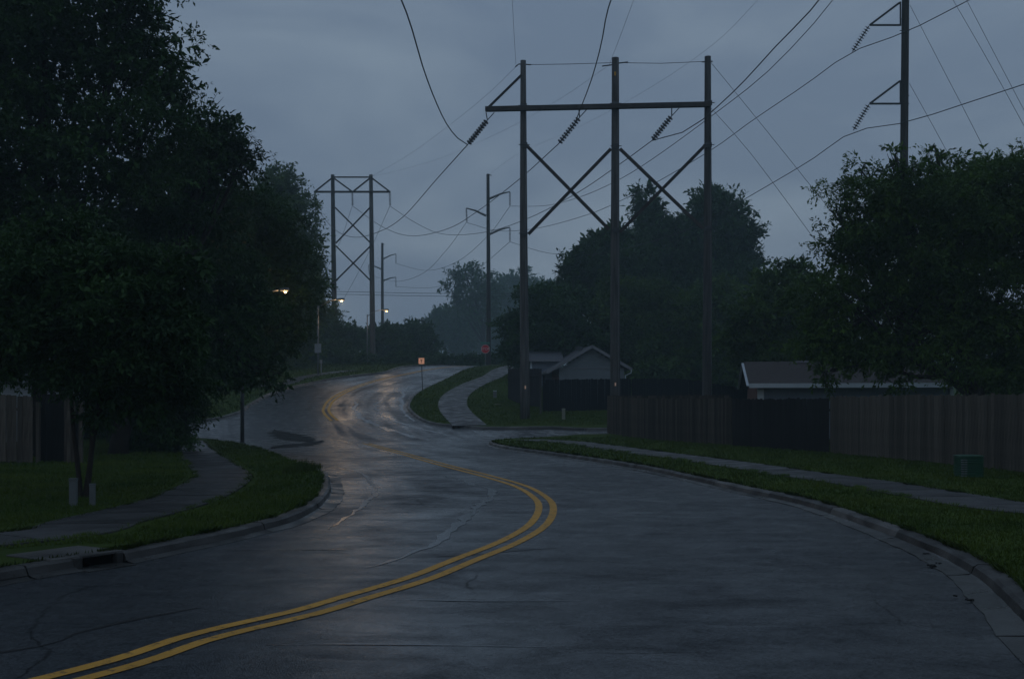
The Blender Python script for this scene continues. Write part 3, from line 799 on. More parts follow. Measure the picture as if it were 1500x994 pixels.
for lb, dd, lobes, n_ in (
        ('dark round bushy tree beyond the orange sign', 150, [(600, 484, 26, 15), (618, 490, 20, 16), (590, 500, 34, 22), (625, 512, 26, 12), (600, 515, 30, 12)], 900),
        ('dark tree beside the foot of the far slim pole', 146, [(562, 490, 20, 14), (545, 496, 20, 18), (572, 506, 26, 20)], 900),
        ('sparse twiggy tree between the legs of the far two-legged frame', 140, [(503, 490, 16, 14), (516, 500, 12, 12), (500, 508, 26, 16)], 600),
        ('green tree left of the far two-legged frame', 128, [(480, 478, 14, 26), (470, 500, 22, 30), (484, 515, 26, 18)], 1000)):
    tree('distant_tree', lb, 'tree', dd, ('m', (lobes[0][0] - CX) / FOC * dd, dd), lobes, n_, .38, 8, 1., 'leaf_dark', .25, group='small trees beyond the crest', droop=.1, limbs=3)
tree('hedge', 'long dark hedge running behind the crest of the road', 'hedge', 127, ('m', -8, 127),
     [(575, 530, 30, 9), (612, 530, 28, 10), (650, 531, 28, 10), (690, 531, 28, 10), (725, 532, 26, 11), (755, 533, 24, 12), (540, 530, 24, 9)],
     2600, .25, 8, .5, 'leaf_dark', .06, limbs=1, jit=.1)
tree('bush', 'dark bushes on the bank behind the second street lamp', 'bush', 122, ('m', -19, 122),
     [(500, 526, 26, 14), (470, 522, 24, 18), (528, 528, 20, 12), (440, 520, 24, 24)], 1400, .25, 8, .6, 'leaf_dark', .08, limbs=2)
# far wood that closes the horizon
LB = []
for k in range(70):
    an = R(-75 + 150 * k / 69); rr = random.uniform(240, 300)
    LB.append((math.sin(an) * rr, math.cos(an) * rr, 5 + random.uniform(1, 4.5), random.uniform(9, 14), 8, random.uniform(5, 7.5)))
V, F_ = leaves(LB, 9000, 8, 1.1, 2.2, .1, .7); V[:, 2] = np.maximum(V[:, 2], 3)
tag(np_mesh('far_wood', V, F_, 'leaf_dark'), 'low dark band of far woodland along the horizon', 'woodland', kind='stuff')

# ------------------------------------------------------------------ fences
def fence(label, runs, mt, hgt, group=None, dark=None, bw=.14, gap=.006, cat='fence', topf=None, basef=None, name='board_fence'):
    p0 = runs[0]
    root = thing(name, (p0[0], p0[1], H(*p0) + KH), label, cat, group)
    meshes = []
    for v in range(5):
        hh = hgt + [0, .012, -.01, .02, -.018][v]; wv = bw - gap
        bm = MB(); c = .02
        vs = []
        for y_ in (-.01, .01):
            vs += [(-wv / 2, y_, 0), (wv / 2, y_, 0), (wv / 2, y_, hh - c), (wv / 2 - c, y_, hh), (-wv / 2 + c, y_, hh), (-wv / 2, y_, hh - c)]
        fs = [(0, 1, 2, 3, 4, 5), (11, 10, 9, 8, 7, 6)] + [(k, (k + 6), (k + 1) % 6 + 6, (k + 1) % 6) for k in range(6)]
        me = bpy.data.meshes.new('board'); me.from_pydata(vs, [], fs); me.materials.append(M[mt]); meshes.append(me)
    pts = resample(runs, bw)
    for k, (a_, b_) in enumerate(zip(pts, pts[1:])):
        m_ = (a_ + b_) / 2; an = math.atan2(b_[1] - a_[1], b_[0] - a_[0])
        o = bpy.data.objects.new('board', random.choice(meshes)); C.objects.link(o); o.parent = root
        z = H(m_[0], m_[1]) + KH + .03
        if topf:
            u = k / len(pts); z = topf(u) - hgt
        o.location = (m_[0] - root.location.x, m_[1] - root.location.y + random.uniform(-.011, .011), z - root.location.z + random.uniform(-.02, .02))
        o.rotation_euler = (random.uniform(-.006, .006), random.uniform(-.006, .006), an)
    # rails and posts on the yard side
    q = resample(runs, 2.4)
    for z_ in (.3, hgt - .35):
        bm = MB()
        for a_, b_ in zip(q, q[1:]):
            n_ = np.array((-(b_ - a_)[1], (b_ - a_)[0])); n_ = n_ / np.linalg.norm(n_) * .05 * (1 if True else -1)
            zz = lambda p: (topf(0) - hgt if topf else H(p[0], p[1]) + KH) + z_
            bm.bar((a_[0] + n_[0], a_[1] + n_[1], zz(a_)), (b_[0] + n_[0], b_[1] + n_[1], zz(b_)), .04, .08)
        bm.build('rail', mt, root)
    for p in q:
        z = H(p[0], p[1]) + KH
        MB().box((p[0] + .12, p[1] + .05, z + hgt / 2 - .1), (.09, .09, hgt - .1)).build('post', mt, root)
    return root
cA = G(890, 635, KH); f_end = (11.0, 34.8)
fence('brown weathered board fence running from the side street corner along the right lawn', [(cA.x, cA.y + .2), (7.9, 43.0), (8.35, 41.5)], 'weathered_board', 1.78)
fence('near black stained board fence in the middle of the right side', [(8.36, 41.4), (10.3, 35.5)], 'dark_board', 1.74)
fence('pale grey-brown board fence at the right edge behind the green box', [(10.27, 35.25), (11.15, 30.5), (11.95, 25.0), (12.3, 20), (12.4, 14)], 'pale_board', 1.80)
# corner boards of the street end
fence('short return of brown boards along the side street', [(cA.x + .05, cA.y + .22), (cA.x + 6, cA.y + .9)], 'weathered_board', 1.78)
# navy fence over the side street
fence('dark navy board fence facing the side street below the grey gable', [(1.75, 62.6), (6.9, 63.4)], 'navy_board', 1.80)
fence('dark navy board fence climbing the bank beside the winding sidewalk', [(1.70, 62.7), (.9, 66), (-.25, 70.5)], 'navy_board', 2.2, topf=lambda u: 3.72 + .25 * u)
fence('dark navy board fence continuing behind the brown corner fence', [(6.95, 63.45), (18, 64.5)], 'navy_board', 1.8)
# left yard
fence('pale weathered board fence at the left edge of the picture', [(-26, 28.4), (-12.98, 29.6)], 'pale_board', 1.80)
fence('black stained gate of boards beside the pale left fence', [(-12.95, 30.0), (-12.2, 30.2)], 'dark_board', 1.86, cat='gate', name='board_gate')
fence('narrow pale fence panel to the right of the black gate', [(-12.18, 29.7), (-11.9, 29.8)], 'pale_board', 1.84)
for px, lb in ((163, 'dark fence post on the lawn left of the thick tree trunk'), (117, 'slim dark fence post right of the narrow pale fence panel')):
    v = P(px, 650, 44 if px > 150 else 40)
    o = MB().box((v.x, v.y, H(v.x, v.y) + KH + .62), (.34 if px > 150 else .14, .1, 1.5)).build('fence_post', 'dark_board'); tag(o, lb, 'post')

# ------------------------------------------------------------------ poles and frames
def ins_string(bm, a, b, n=10, r=.13):
    r *= 1.3
    a = Vector(a); b = Vector(b); t = b - a
    bm.tube([a, b], .022, 6)
    u = t.normalized()
    for k in range(n):
        c = a + t * ((k + .8) / (n + .8))
        bm.tube([c - u * .03, c, c + u * .035], [r * .35, r, r * .3], 10)
def pole(px_b, px_t, py_t, d, rb, rt, root, zb=None, mt='pole_wood', py_b=None):
    t_ = P(px_t, py_t, d); b_ = P(px_b, 600, d); z = H(b_.x, d) - .3 if zb is None else zb
    bm = MB(); n = 10; pts = []; rr = []
    for k in range(n + 1):
        u = k / n; pts.append((b_.x + (t_.x - b_.x) * u + math.sin(u * 5 + px_b) * .015, d, z + (t_.z - z) * u)); rr.append(rb + (rt - rb) * u)
    o = bm.tube(pts, rr, 14).build('pole', mt, root, smooth_=False)
    o.data.polygons.foreach_set('use_smooth', [len(p.vertices) == 4 for p in o.data.polygons])
    return Vector(pts[0]), Vector(pts[-1])
D1, D2, D3 = 59.0, 58.6, 58.2
b0 = P(767, 612, D1)
big = thing('power_line_frame', (b0.x, D1, H(b0.x, D1)), 'large near three-legged wooden power frame with double cross bracing', 'power pylon', 'wooden two- and three-legged power frames')
pole(769, 766, 89, D1, .27, .15, big); pole(901.5, 901, 85, D2, .28, .19, big); pole(1035.5, 1037, 83, D3, .27, .17, big)
bv = MB(); bv.bar(P(711, 160, 58.75), P(1040, 153, 57.85), .3, .24).build('crossarm', 'beam_wood', big)
MB().bar(P(764, 110, D1 - .3), P(715, 158, D1 - .35), .1, .12).build('brace', 'beam_wood', big)
for (x0, y0, dA), (x1, y1, dB) in (((772, 214, D1 - .3), (892, 336, D2 - .3)), ((895, 218, D2 - .42), (774, 343, D1 - .42)), ((908, 218, D2 - .3), (1030, 335, D3 - .3)), ((1032, 214, D3 - .42), (908, 340, D2 - .42))):
    MB().bar(P(x0, y0, dA), P(x1, y1, dB), .09, .17).build('brace', 'beam_wood', big)
tips = [(712, 165, 714, 176, 685, 212), (848, 160, 849, 172, 818, 211), (984, 157, 984, 170, 955, 206)]
INS = []
for (hx, hy, ax, ay, bx_, by_) in tips:
    dd = 58.4
    r_ = MB(); r_.tube([P(hx, hy, dd), P(ax, ay, dd)], .03, 6); r_.tube([P(hx + 12, hy, dd), P(ax, ay, dd)], .025, 6)
    r_.build('hanger', 'dark_steel', big)
    bm = MB(); ins_string(bm, P(ax, ay, dd), P(bx_, by_, dd + 1.2)); bm.build('insulator_string', 'porcelain', big)
    INS.append((bx_, by_, dd + 1.2))
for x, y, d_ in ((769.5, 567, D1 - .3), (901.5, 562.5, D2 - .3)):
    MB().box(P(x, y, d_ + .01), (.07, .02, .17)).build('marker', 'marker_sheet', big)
MB().box(P(901, 108, D2 - .2), (.10, .02, .2)).build('marker', 'yellow_paint', big)
for pts_ in ([P(755, 98, D1 - .1), P(760, 94, D1), P(778, 95, D1)], [P(882, 97, D2), P(898, 95, D2)], [P(904, 93, D2), P(920, 91, D2)], [P(1028, 91, D3), P(1044, 90, D3)]):
    MB().tube(pts_, .033, 6).build('pole_top_bracket', 'dark_steel', big)

for x_, y_, d_ in ((767, 157, D1), (901, 154, D2), (1037, 153, D3), (768, 214, D1), (768, 343, D1), (901.5, 216, D2), (901.5, 338, D2), (1036.5, 214, D3), (1036.5, 336, D3)):
    p_ = P(x_, y_, d_); bm = MB(); bm.box((p_.x, d_ - .3, p_.z), (.34, .03, .26)); bm.build('joint_plate', 'dark_steel', big)
    MB().tube([(p_.x - .3, d_ - .33, p_.z), (p_.x + .3, d_ - .33, p_.z)], .025, 6).build('bolt', 'dark_steel', big)
for x_, yt_, d_, zb_ in ((766, 92, D1, .9), (901, 88, D2, .8), (1036, 86, D3, .8)):
    t_ = P(x_, yt_, d_); MB().tube([(t_.x + .12, d_ - .16, t_.z), (t_.x + .14, d_ - .25, zb_ + 9), (t_.x + .18, d_ - .3, zb_)], .012, 5).build('ground_wire', 'galvanised', big)

# far frame
DF = 130
v = P(516, 540, DF)
fr = thing('power_line_frame', (v.x, DF, H(v.x, DF)), 'distant two-legged power frame above the left trees with stacked cross braces', 'power pylon', 'wooden two- and three-legged power frames')
pole(490.5, 487.5, 256, DF, .36, .22, fr); pole(546, 543.5, 256, DF, .36, .22, fr)
MB().bar(P(487, 259.5, DF - .2), P(545, 259.5, DF - .2), .15, .15).build('top_tie', 'beam_wood', fr)
MB().bar(P(460, 281, DF - .3), P(572, 281, DF - .3), .2, .22).build('crossarm', 'beam_wood', fr)
for (x0, y0), (x1, y1) in (((486, 261), (462, 280)), ((489, 261), (515, 280)), ((542, 261), (518, 280)), ((545, 261), (570, 280)), ((491, 304), (543, 356)), ((542, 304), (492, 356)), ((492, 360), (543, 411)), ((543, 360), (492, 411))):
    MB().bar(P(x0, y0, DF - .45), P(x1, y1, DF - .45), .13, .17).build('brace', 'beam_wood', fr)
for x in (461, 516, 571):
    bm = MB(); ins_string(bm, P(x, 282, DF - .3), P(x + .5, 302, DF - .3), 10, .13); bm.build('insulator_string', 'porcelain', fr)

def davit_pole(label, px, pyt, d, rb, rt, arms, ins_h):
    v = P(px, 560, d)
    r_ = thing('power_pole', (v.x, d, H(v.x, d)), label, 'power pole', 'single power poles with upswept arms')
    pole(px + .7, px, pyt, d, rb, rt, r_)
    k = d / 120
    MB().tube([P(px, pyt + 1, d), P(px + 5 / k, pyt + 2, d)], .05, 6).build('pole_top_bracket', 'dark_steel', r_)
    for x0, y0, x1, y1 in arms:
        a_ = P(x0, y0, d); e_ = P(x1, y1, d)
        bm = MB(); m_ = (a_ * .45 + e_ * .55) + Vector((0, 0, .12)); bm.tube([a_, m_, e_ + Vector((0, 0, .02))], [.13, .1, .06], 8); bm.build('arm', 'galvanised', r_)
        bm = MB(); ins_string(bm, e_, P(x1 + (0 if x1 > x0 else 1), y1 + ins_h, d), 10, .11); bm.build('insulator_string', 'porcelain', r_)
    return r_
davit_pole('tall distant single power pole right of the centre with three arms', 715, 255, 120, .27, .17, [(717, 291, 747, 281), (712, 316, 683, 305), (717, 343, 747, 333)], 21)
davit_pole('smaller far power pole beside the right leg of the distant frame', 560, 356, 184, .3, .2, [(561.5, 379, 580, 372), (558.5, 394, 540, 388), (561.5, 411, 580, 406)], 14)
# right pole
DR = 57.
v = P(1323, 590, DR)
rp = thing('power_pole', (v.x, DR, H(v.x, DR)), 'thick power pole rising out of the top of the picture behind the right tree', 'power pole')
pole(1322, 1326.5, -62, DR, .24, .18, rp)
for k, (ya, yb) in enumerate(((-106 + 1, -75), (4, 37), (119, 152))):
    bm = MB(); bm.tube([P(1318, ya, DR), P(1274, yb, DR)], .055, 8); bm.tube([P(1274, yb, DR), P(1318, yb, DR)], .055, 8); bm.tube([P(1319, ya - 1, DR), P(1319, yb + 1, DR)], .045, 8)
    bm.build('bracket', 'dark_steel', rp)
    bm = MB(); ins_string(bm, P(1273, yb + 1, DR), P(1247 + k * 1.5, yb + 39, DR + .8), 10, .13); bm.build('insulator_string', 'porcelain', rp)
for y in (28, 45, 140, 152): MB().tube([P(1318, y, DR - .1), P(1332, y, DR - .1)], .02, 6).build('bolt', 'dark_steel', rp)

# wires
def wire(label, pts, r=.016, cat='power line', group='power line conductors', name='overhead_wire'):
    p3 = [tuple(P(*q)) if q[0] != 'm' else tuple(q[1:]) for q in pts]
    cp = resample(catmull(p3, 1.), 2.)
    bm = MB(); bm.tube(cp, r, 6)
    o = bm.build(name, 'wire'); return tag(o, label, cat, group)
I1, I2, I3 = INS
wire('thick wire dropping from the top centre to the left insulator of the near frame', [I1, (672, 204, 58), (655, 183, 54), (638, 148, 49), (620, 100, 44), (588, 0, 36), ('m', -3.6, 20, 12.0), ('m', -3.4, 0, 13.5)], .028)
wire('thick wire from the top centre to the middle insulator of the near frame', [I2, (838, 190, 58.5), (850, 160, 56), (866, 118, 52), (880, 68, 47), (895, 0, 40), ('m', 3.0, 20, 11.5), ('m', 2.6, 0, 12.5)], .026)
wire('wire curving up from the right insulator of the near frame past the third pole', [I3, (986, 201, 59), (1015, 186, 57.5), (1040, 166, 55.5), (1085, 124, 51), (1140, 64, 46), (1200, 0, 41), ('m', 10.5, 28, 15.8), ('m', 9, 10, 14)], .026)
wire('wire sagging from the near frame left insulator to the far frame left arm', [I1, (640, 262, 72), (590, 318, 90), (556, 339, 104), (520, 347.5, 116), (490, 336, 123), (461, 302, DF - .3)], .028)
wire('wire sagging from the near frame middle insulator to the far frame centre', [I2, (760, 263, 74), (700, 309, 91), (656, 335, 102), (602, 345.5, 112), (560, 332, 121), (517, 302, DF - .3)], .026)
wire('wire sagging from the near frame right insulator to the far frame right arm', [I3, (907, 241, 67), (843, 284, 78), (773, 320, 91), (711, 340, 103), (650, 343, 115), (610, 327, 123), (571.5, 302, DF - .3)], .024)
wire('upper circuit wire crossing high over the third pole to the distant single pole', [('m', 24, 40, 22), (1244, -36, DR + .8), (1222, 0, 58), (1130, 100, 62), (1045, 168, 68), (960, 230, 77), (907, 263, 84), (851, 288, 94), (800, 301, 106), (747, 302, 120)], .022)
wire('middle circuit wire from the upper right bracket down to the distant pole left arm', [(1420, 0, 50), (1325, 48, 55), (1248, 76, DR + .8), (1180, 124, 62), (1100, 178, 68), (1043, 219, 74), (960, 268, 82), (907, 295, 88), (859, 315, 95), (788, 334, 105), (730, 338, 113), (684, 326, 120)], .022)
wire('middle circuit wire continuing from the right pole to the top right corner', [(1420, 0, 50), (1500, -45, 46), (1650, -140, 40)], .022)
wire('lower circuit wire from the lower right bracket down to the distant pole lower arm', [(1520, 117, 48), (1410, 153, 52), (1325, 180, 55), (1250, 193, DR + .8), (1190, 233, 63), (1128, 270, 69), (1070, 303, 75), (1000, 339, 83), (907, 366, 94), (859, 373, 100), (800, 370, 110), (747, 354, 120)], .022)
# continuing distant conductors
for lb, pts in (('thin far wire leaving the far frame left arm behind the left trees', [(461, 302, DF - .3), (446, 350, 140), (430, 420, 160)]),
                ('thin far wire running down from the far frame centre', [(516, 302, DF - .3), (490, 372, 150), (440, 460, 185)]),
                ('thin far wire running down from the far frame right arm', [(571, 302, DF - .3), (535, 380, 150), (480, 480, 190)]),
                ('thin far wire from the distant pole upper right arm to the smaller far pole', [(747, 302, 120), (715, 345, 130), (670, 383, 148), (625, 396, 165), (580, 386, 184)]),
                ('thin far wire from the distant pole left arm to the smaller far pole', [(683, 326, 120), (655, 365, 135), (620, 400, 155), (580, 412, 170), (540, 402, 184)]),
                ('thin far wire from the distant pole lower arm to the smaller far pole', [(747, 354, 120), (700, 392, 140), (640, 420, 162), (580, 420, 184)])):
    wire(lb, pts, .022)
for y in (427, 431): wire('%s of the two level wires crossing behind the far frame' % ('upper' if y == 427 else 'lower'), [(400, y - 1, 150), (500, y, 150), (600, y + 2, 150), (700, y + 3, 150), (800, y + 2, 150)], .03, group='level wires')
# static and guy wires
for lb, pts, r_ in (('thin tie wire between the tops of the first and second near poles', [(768, 95, D1), (835, 94, 58.8), (901, 92, D2)], .02),
                    ('thin tie wire between the tops of the second and third near poles', [(901, 92, D2), (970, 93, 58.4), (1037, 90, D3)], .02),
                    ('faint shield wire going up out of the picture above the first near pole', [(756, 98, D1), (753, 50, 52), (750, -10, 44)], .010),
                    ('faint shield wire going up out of the picture above the second near pole', [(892, 96, D2), (908, 55, 52), (932, -10, 44)], .010),
                    ('faint shield wire from the first near pole to the far frame', [(756, 98, D1), (712, 140, 74), (660, 182, 92), (600, 226, 112), (545, 258, DF)], .010),
                    ('faint shield wire from the second near pole to the far frame', [(890, 97, D2), (820, 145, 70), (740, 190, 86), (650, 230, 106), (575, 252, 120), (545, 258, DF)], .008),
                    ('faint shield wire crossing the sky above the three-legged frame', [(1120, -10, 50), (1045, 65, 60), (950, 130, 75), (850, 185, 90), (760, 225, 105), (716, 256, 120)], .008)):
    r_ *= .75
    wire(lb, pts, r_, 'wire', 'thin shield and tie wires', 'shield_wire')
for lb, pts in (('steep guy wire from the top of the third near pole', [(1040, 90, D3), (1108, 173, 56), (1210, 300, 52), (1330, 450, 47)]),
                ('steep guy wire from the crossarm of the third near pole', [(1042, 159, D3), (1100, 225, 56), (1200, 360, 52), (1300, 500, 47)]),
                ('steep guy wire from the upper bracket of the right pole', [(1333, 8, DR), (1378, 95, 54), (1440, 215, 50), (1540, 420, 45)]),
                ('steep guy wire from the lower bracket of the right pole', [(1332, 122, DR), (1378, 205, 54), (1450, 340, 50), (1520, 480, 46)]),
                ('left one of two parallel guy wires at the right edge', [(1393, -5, 56), (1448, 90, 53), (1502, 188, 50), (1600, 370, 46)]),
                ('right one of two parallel guy wires at the right edge', [(1413, -5, 56), (1460, 85, 53), (1502, 165, 50), (1600, 350, 46)])):
    wire(lb, pts, .011, 'guy wire', 'guy wires', 'guy_wire')

# ------------------------------------------------------------------ street lamps
def street_lamp(label, base, zt, arm, pw, power, rb=.085, hw=.2, hs_=1.):
    v = base; z0 = H(v.x, v.y) + KH - .05
    r_ = thing('street_lamp', (v.x, v.y, z0), label, 'street lamp', 'lit street lamps along the left kerb')
    MB().tube([(v.x, v.y, z0 - .1), (v.x, v.y, z0 + (zt - z0) * .5), (v.x, v.y, zt - .5)], [rb, rb * .85, rb * .65], 10).build('pole', 'galvanised', r_, smooth_=True)
    MB().tube([(v.x, v.y, z0), (v.x, v.y, z0 + .12)], rb * 1.7, 8).build('base_plate', 'galvanised', r_)
    e = Vector((v.x + arm[0], v.y + arm[1], zt))
    a_ = Vector((v.x, v.y, zt - .7))
    MB().tube([a_, a_ * .7 + e * .3 + Vector((0, 0, .14)), a_ * .35 + e * .65 + Vector((0, 0, .16)), e], [.045, .04, .035, .03], 8).build('arm', 'galvanised', r_, smooth_=True)
    an = math.atan2(arm[1], arm[0]); u = Vector((math.cos(an), math.sin(an), 0))
    hd = MB(); hd.tube([e - u * .05, e + u * .1 * hs_, e + u * .35 * hs_, e + u * .62 * hs_, e + u * .7 * hs_], [.03, .1 * hs_, .13 * hs_, .12 * hs_, .03], 10)
    hd.build('lamp_head', 'galvanised', r_, smooth_=True)
    gl = MB(); c = e + u * .42 * hs_ + Vector((0, 0, -.11 * hs_))
    gl.tube([c + Vector((0, 0, .05)), c, c - Vector((0, 0, .05)), c - Vector((0, 0, .08))], [hw / 2, hw / 2, hw * .38, hw * .15], 12).build('lamp_glass', 'lamp_glass', r_, smooth_=True)
    L_ = bpy.data.lights.new('lamp_light', 'POINT'); L_.energy = power; L_.color = (1, .62, .28); L_.shadow_soft_size = .12
    lo = bpy.data.objects.new('lamp_light', L_); C.objects.link(lo); lo.parent = r_
    lo.location = c - Vector(r_.location) - Vector((0, 0, .22))
    return r_
street_lamp('nearest street lamp, its pole on the left corner and its head shining against the foliage', G(355, 655, .0), EYE + 163 / FOC * 42 + .12, (1.6, -.6), 1, 30, hw=.14, hs_=.6)
v2 = G(466, 549, KH)
street_lamp('second street lamp with a curved arm, carrying a grey sign back', v2, EYE + 149.5 / FOC * v2.y + .1, (1.6, -.2), 1, 130)
v3 = P(538, 540, 121)
street_lamp('farthest street lamp in front of the right leg of the distant frame', v3, EYE + 135 / FOC * 121 + .1, (1.7, 0), 1, 90)

# sign back on the second lamp pole
r_ = thing('sign_back', (v2.x, v2.y - .1, 0 + EYE + 70 / FOC * v2.y), 'grey blank back of a sign fixed to the second street lamp pole', 'sign')
zc = EYE + 80 / FOC * v2.y
bevel(MB().box((v2.x, v2.y - .10, zc), (.56, .02, .76)).build('panel', 'alu', r_), .02)
MB().box((v2.x, v2.y - .085, zc + .2), (.3, .05, .04)).build('bracket', 'dark_steel', r_)
vs_ = P(470.5, 548, 95); z = H(vs_.x, vs_.y) + KH
r_ = thing('marker_post', (vs_.x, vs_.y, z), 'slim low post standing just right of the second street lamp', 'post')
MB().tube([(vs_.x, vs_.y, z - .1), (vs_.x, vs_.y, z + 1.1)], .05, 8).build('post', 'alu', r_)
MB().box((vs_.x, vs_.y - .06, z + .95), (.22, .03, .3)).build('plate', 'alu', r_)

# orange sign
def text_mesh(s, size, mt, loc, parent, depth=.002):
    cu = bpy.data.curves.new('lettering', 'FONT'); cu.body = s; cu.size = size; cu.align_x = 'CENTER'; cu.align_y = 'CENTER'; cu.extrude = depth; cu.space_character = 1.02
    o = bpy.data.objects.new('lettering', cu); C.objects.link(o)
    dg = bpy.context.evaluated_depsgraph_get(); me = bpy.data.meshes.new_from_object(o.evaluated_get(dg))
    bpy.data.objects.remove(o)
    me.materials.clear(); me.materials.append(M[mt])
    o = bpy.data.objects.new('lettering', me); C.objects.link(o); o.parent = parent
    o.location = Vector(loc) - ORG[parent.name]; o.rotation_euler = (R(90), 0, 0)
    ORG[o.name] = ORG[parent.name]; return o
vo = G(619, 572, KH)
r_ = thing('road_sign', (vo.x, vo.y, H(vo.x, vo.y) + KH), 'small square orange sign on a thin post at the far kerb', 'road sign')
zc = EYE + (590 - 528.5) / FOC * vo.y; hs = .2
pxm = FOC / vo.y; xc = vo.x - 1.6 / pxm
MB().tube([(vo.x, vo.y, H(vo.x, vo.y)), (xc, vo.y, zc + .15)], .028, 8).build('post', 'dark_steel', r_)
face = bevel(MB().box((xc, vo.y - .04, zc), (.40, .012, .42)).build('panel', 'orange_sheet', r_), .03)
# arrow-like dark symbol
sy = MB(); y_ = vo.y - .052
sy.box((xc, y_, zc + .02), (.045, .006, .15)); sy.box((xc - .045, y_, zc + .08), (.035, .006, .05), ry=.6); sy.box((xc + .045, y_, zc + .08), (.035, .006, .05), ry=-.6); sy.box((xc, y_, zc - .1), (.05, .006, .05))
sy.build('symbol', 'beam_wood', r_)

# stop sign
ds = 112.; v = P(711, 511, ds); zc = v.z; zb = H(v.x, ds)
r_ = thing('stop_sign', (v.x, ds, zb), 'red octagonal stop sign with a green plate above, beyond the crest', 'road sign')
bm = MB(); rr = .47; oc = []
for y_ in (-.01, .01):
    for k in range(8):
        a_ = R(22.5 + 45 * k); oc.append((v.x + math.cos(a_) * rr, ds + y_, zc + math.sin(a_) * rr))
bm.add([(x, y - .03, z) for x, y, z in oc], [tuple(range(8)), tuple(range(15, 7, -1))] + [(k, k + 8, (k + 1) % 8 + 8, (k + 1) % 8) for k in range(8)])
bm.build('octagon', 'sign_white', r_)
bm = MB(); bm.add([(v.x + (x - v.x) * .93, y - .034, zc + (z - zc) * .93) for x, y, z in oc], [tuple(range(8)), tuple(range(15, 7, -1))] + [(k, k + 8, (k + 1) % 8 + 8, (k + 1) % 8) for k in range(8)])
bm.build('octagon_face', 'red_sign', r_)
text_mesh('STOP', .36, 'sign_white', (v.x, ds - .048, zc), r_)
MB().tube([(v.x, ds + .03, zb - .1), (v.x, ds + .03, zc + .75)], .04, 8).build('post', 'galvanised', r_)
MB().box((v.x, ds - .01, zc + .62), (.95, .02, .18)).build('street_name_plate', 'sign_green', r_)

# ------------------------------------------------------------------ pedestals, boxes, small things
def pedestal(label, px, py_t, py_b, wpx, mt, cap=None, slim=.6):
    v = G(px, py_b, KH); k = v.y / FOC; h = (py_b - py_t) * k; wd = wpx * k; z = H(v.x, v.y) + KH - .03
    r_ = thing('utility_pedestal', (v.x, v.y, z), label, 'utility pedestal')
    bevel(MB().box((v.x, v.y, z + h * .45), (wd, wd * slim, h * .9)).build('body', mt, r_), wd * .08)
    bevel(MB().box((v.x, v.y, z + h * .95), (wd * 1.08, wd * slim * 1.08, h * .1)).build('cap', cap or mt, r_), wd * .05)
    MB().box((v.x, v.y - wd * slim / 2 - .004, z + h * .5), (wd * .5, .008, h * .3)).build('access_plate', mt, r_)
    return r_
pedestal('taller grey utility pedestal left of the young tree stems', 107.5, 697, 741, 11, 'grey_plastic')
pedestal('shorter grey-green utility pedestal right of the young tree stems', 135.5, 705, 740, 8, 'grey_plastic')
pedestal('pale utility pedestal on the grass below the navy fence', 825.5, 597, 614, 5, 'tan_plastic')
pedestal('small grey bollard with a white cap beside the winding sidewalk', 725, 571, 582, 5, 'galvanised', 'white_trim')
v = G(729, 592, KH); z = H(v.x, v.y) + KH
r_ = tag(MB().box((v.x, v.y, z + .01), (.36, .5, .05)).build('valve_cover', 'tan_plastic'), 'pale valve cover lying flat in the grass beyond the winding sidewalk', 'cover')
v = P(792, 600, 61.5); z = H(v.x, v.y) + KH
r_ = thing('steel_post', (v.x, v.y, z), 'slim bare post standing before the corner of the navy fence', 'post')
MB().tube([(v.x, v.y, z - .2), (v.x, v.y, EYE + 47 / FOC * 61.5)], .055, 8).build('post', 'pole_wood', r_)
MB().tube([(v.x, v.y, EYE + 46.9 / FOC * 61.5), (v.x, v.y, EYE + 48 / FOC * 61.5)], .065, 8).build('cap', 'dark_steel', r_)

# green ribbed box by the fence
v = G(1423, 698, KH); k = v.y / FOC; z = H(v.x, v.y) + KH - .02; W_, Hh = 38 * k, 33 * k
r_ = thing('utility_box', (v.x, v.y, z), 'green ribbed utility box on the grass in front of the pale board fence', 'utility box')
def rrect(w_, d_, r0, n=4):
    out = []
    for cx_, cy_, a0 in ((w_ / 2 - r0, d_ / 2 - r0, 0), (-w_ / 2 + r0, d_ / 2 - r0, 90), (-w_ / 2 + r0, -d_ / 2 + r0, 180), (w_ / 2 - r0, -d_ / 2 + r0, 270)):
        for i in range(n + 1):
            a_ = R(a0 + 90 * i / n); out.append((cx_ + math.cos(a_) * r0, cy_ + math.sin(a_) * r0))
    return out
def ring_stack(levels, rot=0.0):
    bm = MB(); n = None
    for zz, sc_ in levels:
        ring = rrect(W_ * .92 * sc_, W_ * .92 * sc_, W_ * .16 * sc_); n = len(ring)
        for x, y in ring: bm.v.append((v.x + x * math.cos(rot) - y * math.sin(rot), v.y + .15 + x * math.sin(rot) + y * math.cos(rot), z + zz))
    for i in range(len(levels) - 1):
        for q in range(n): bm.f.append((i * n + q, i * n + (q + 1) % n, (i + 1) * n + (q + 1) % n, (i + 1) * n + q))
    e = (len(levels) - 1) * n; bm.f.append(tuple(range(e, e + n))); bm.f.append(tuple(range(n - 1, -1, -1))); return bm
ring_stack([(0, .93), (Hh * .94, .93)]).build('body', 'green_plastic', r_)
for q in range(9):
    z0 = Hh * (.05 + q * .1)
    ring_stack([(z0, .94), (z0 + Hh * .015, 1.), (z0 + Hh * .05, 1.), (z0 + Hh * .065, .94)]).build('rib', 'green_plastic', r_)
ring_stack([(Hh * .93, .97), (Hh * .955, 1.02), (Hh * .985, .97), (Hh, .8)]).build('lid', 'green_plastic', r_)

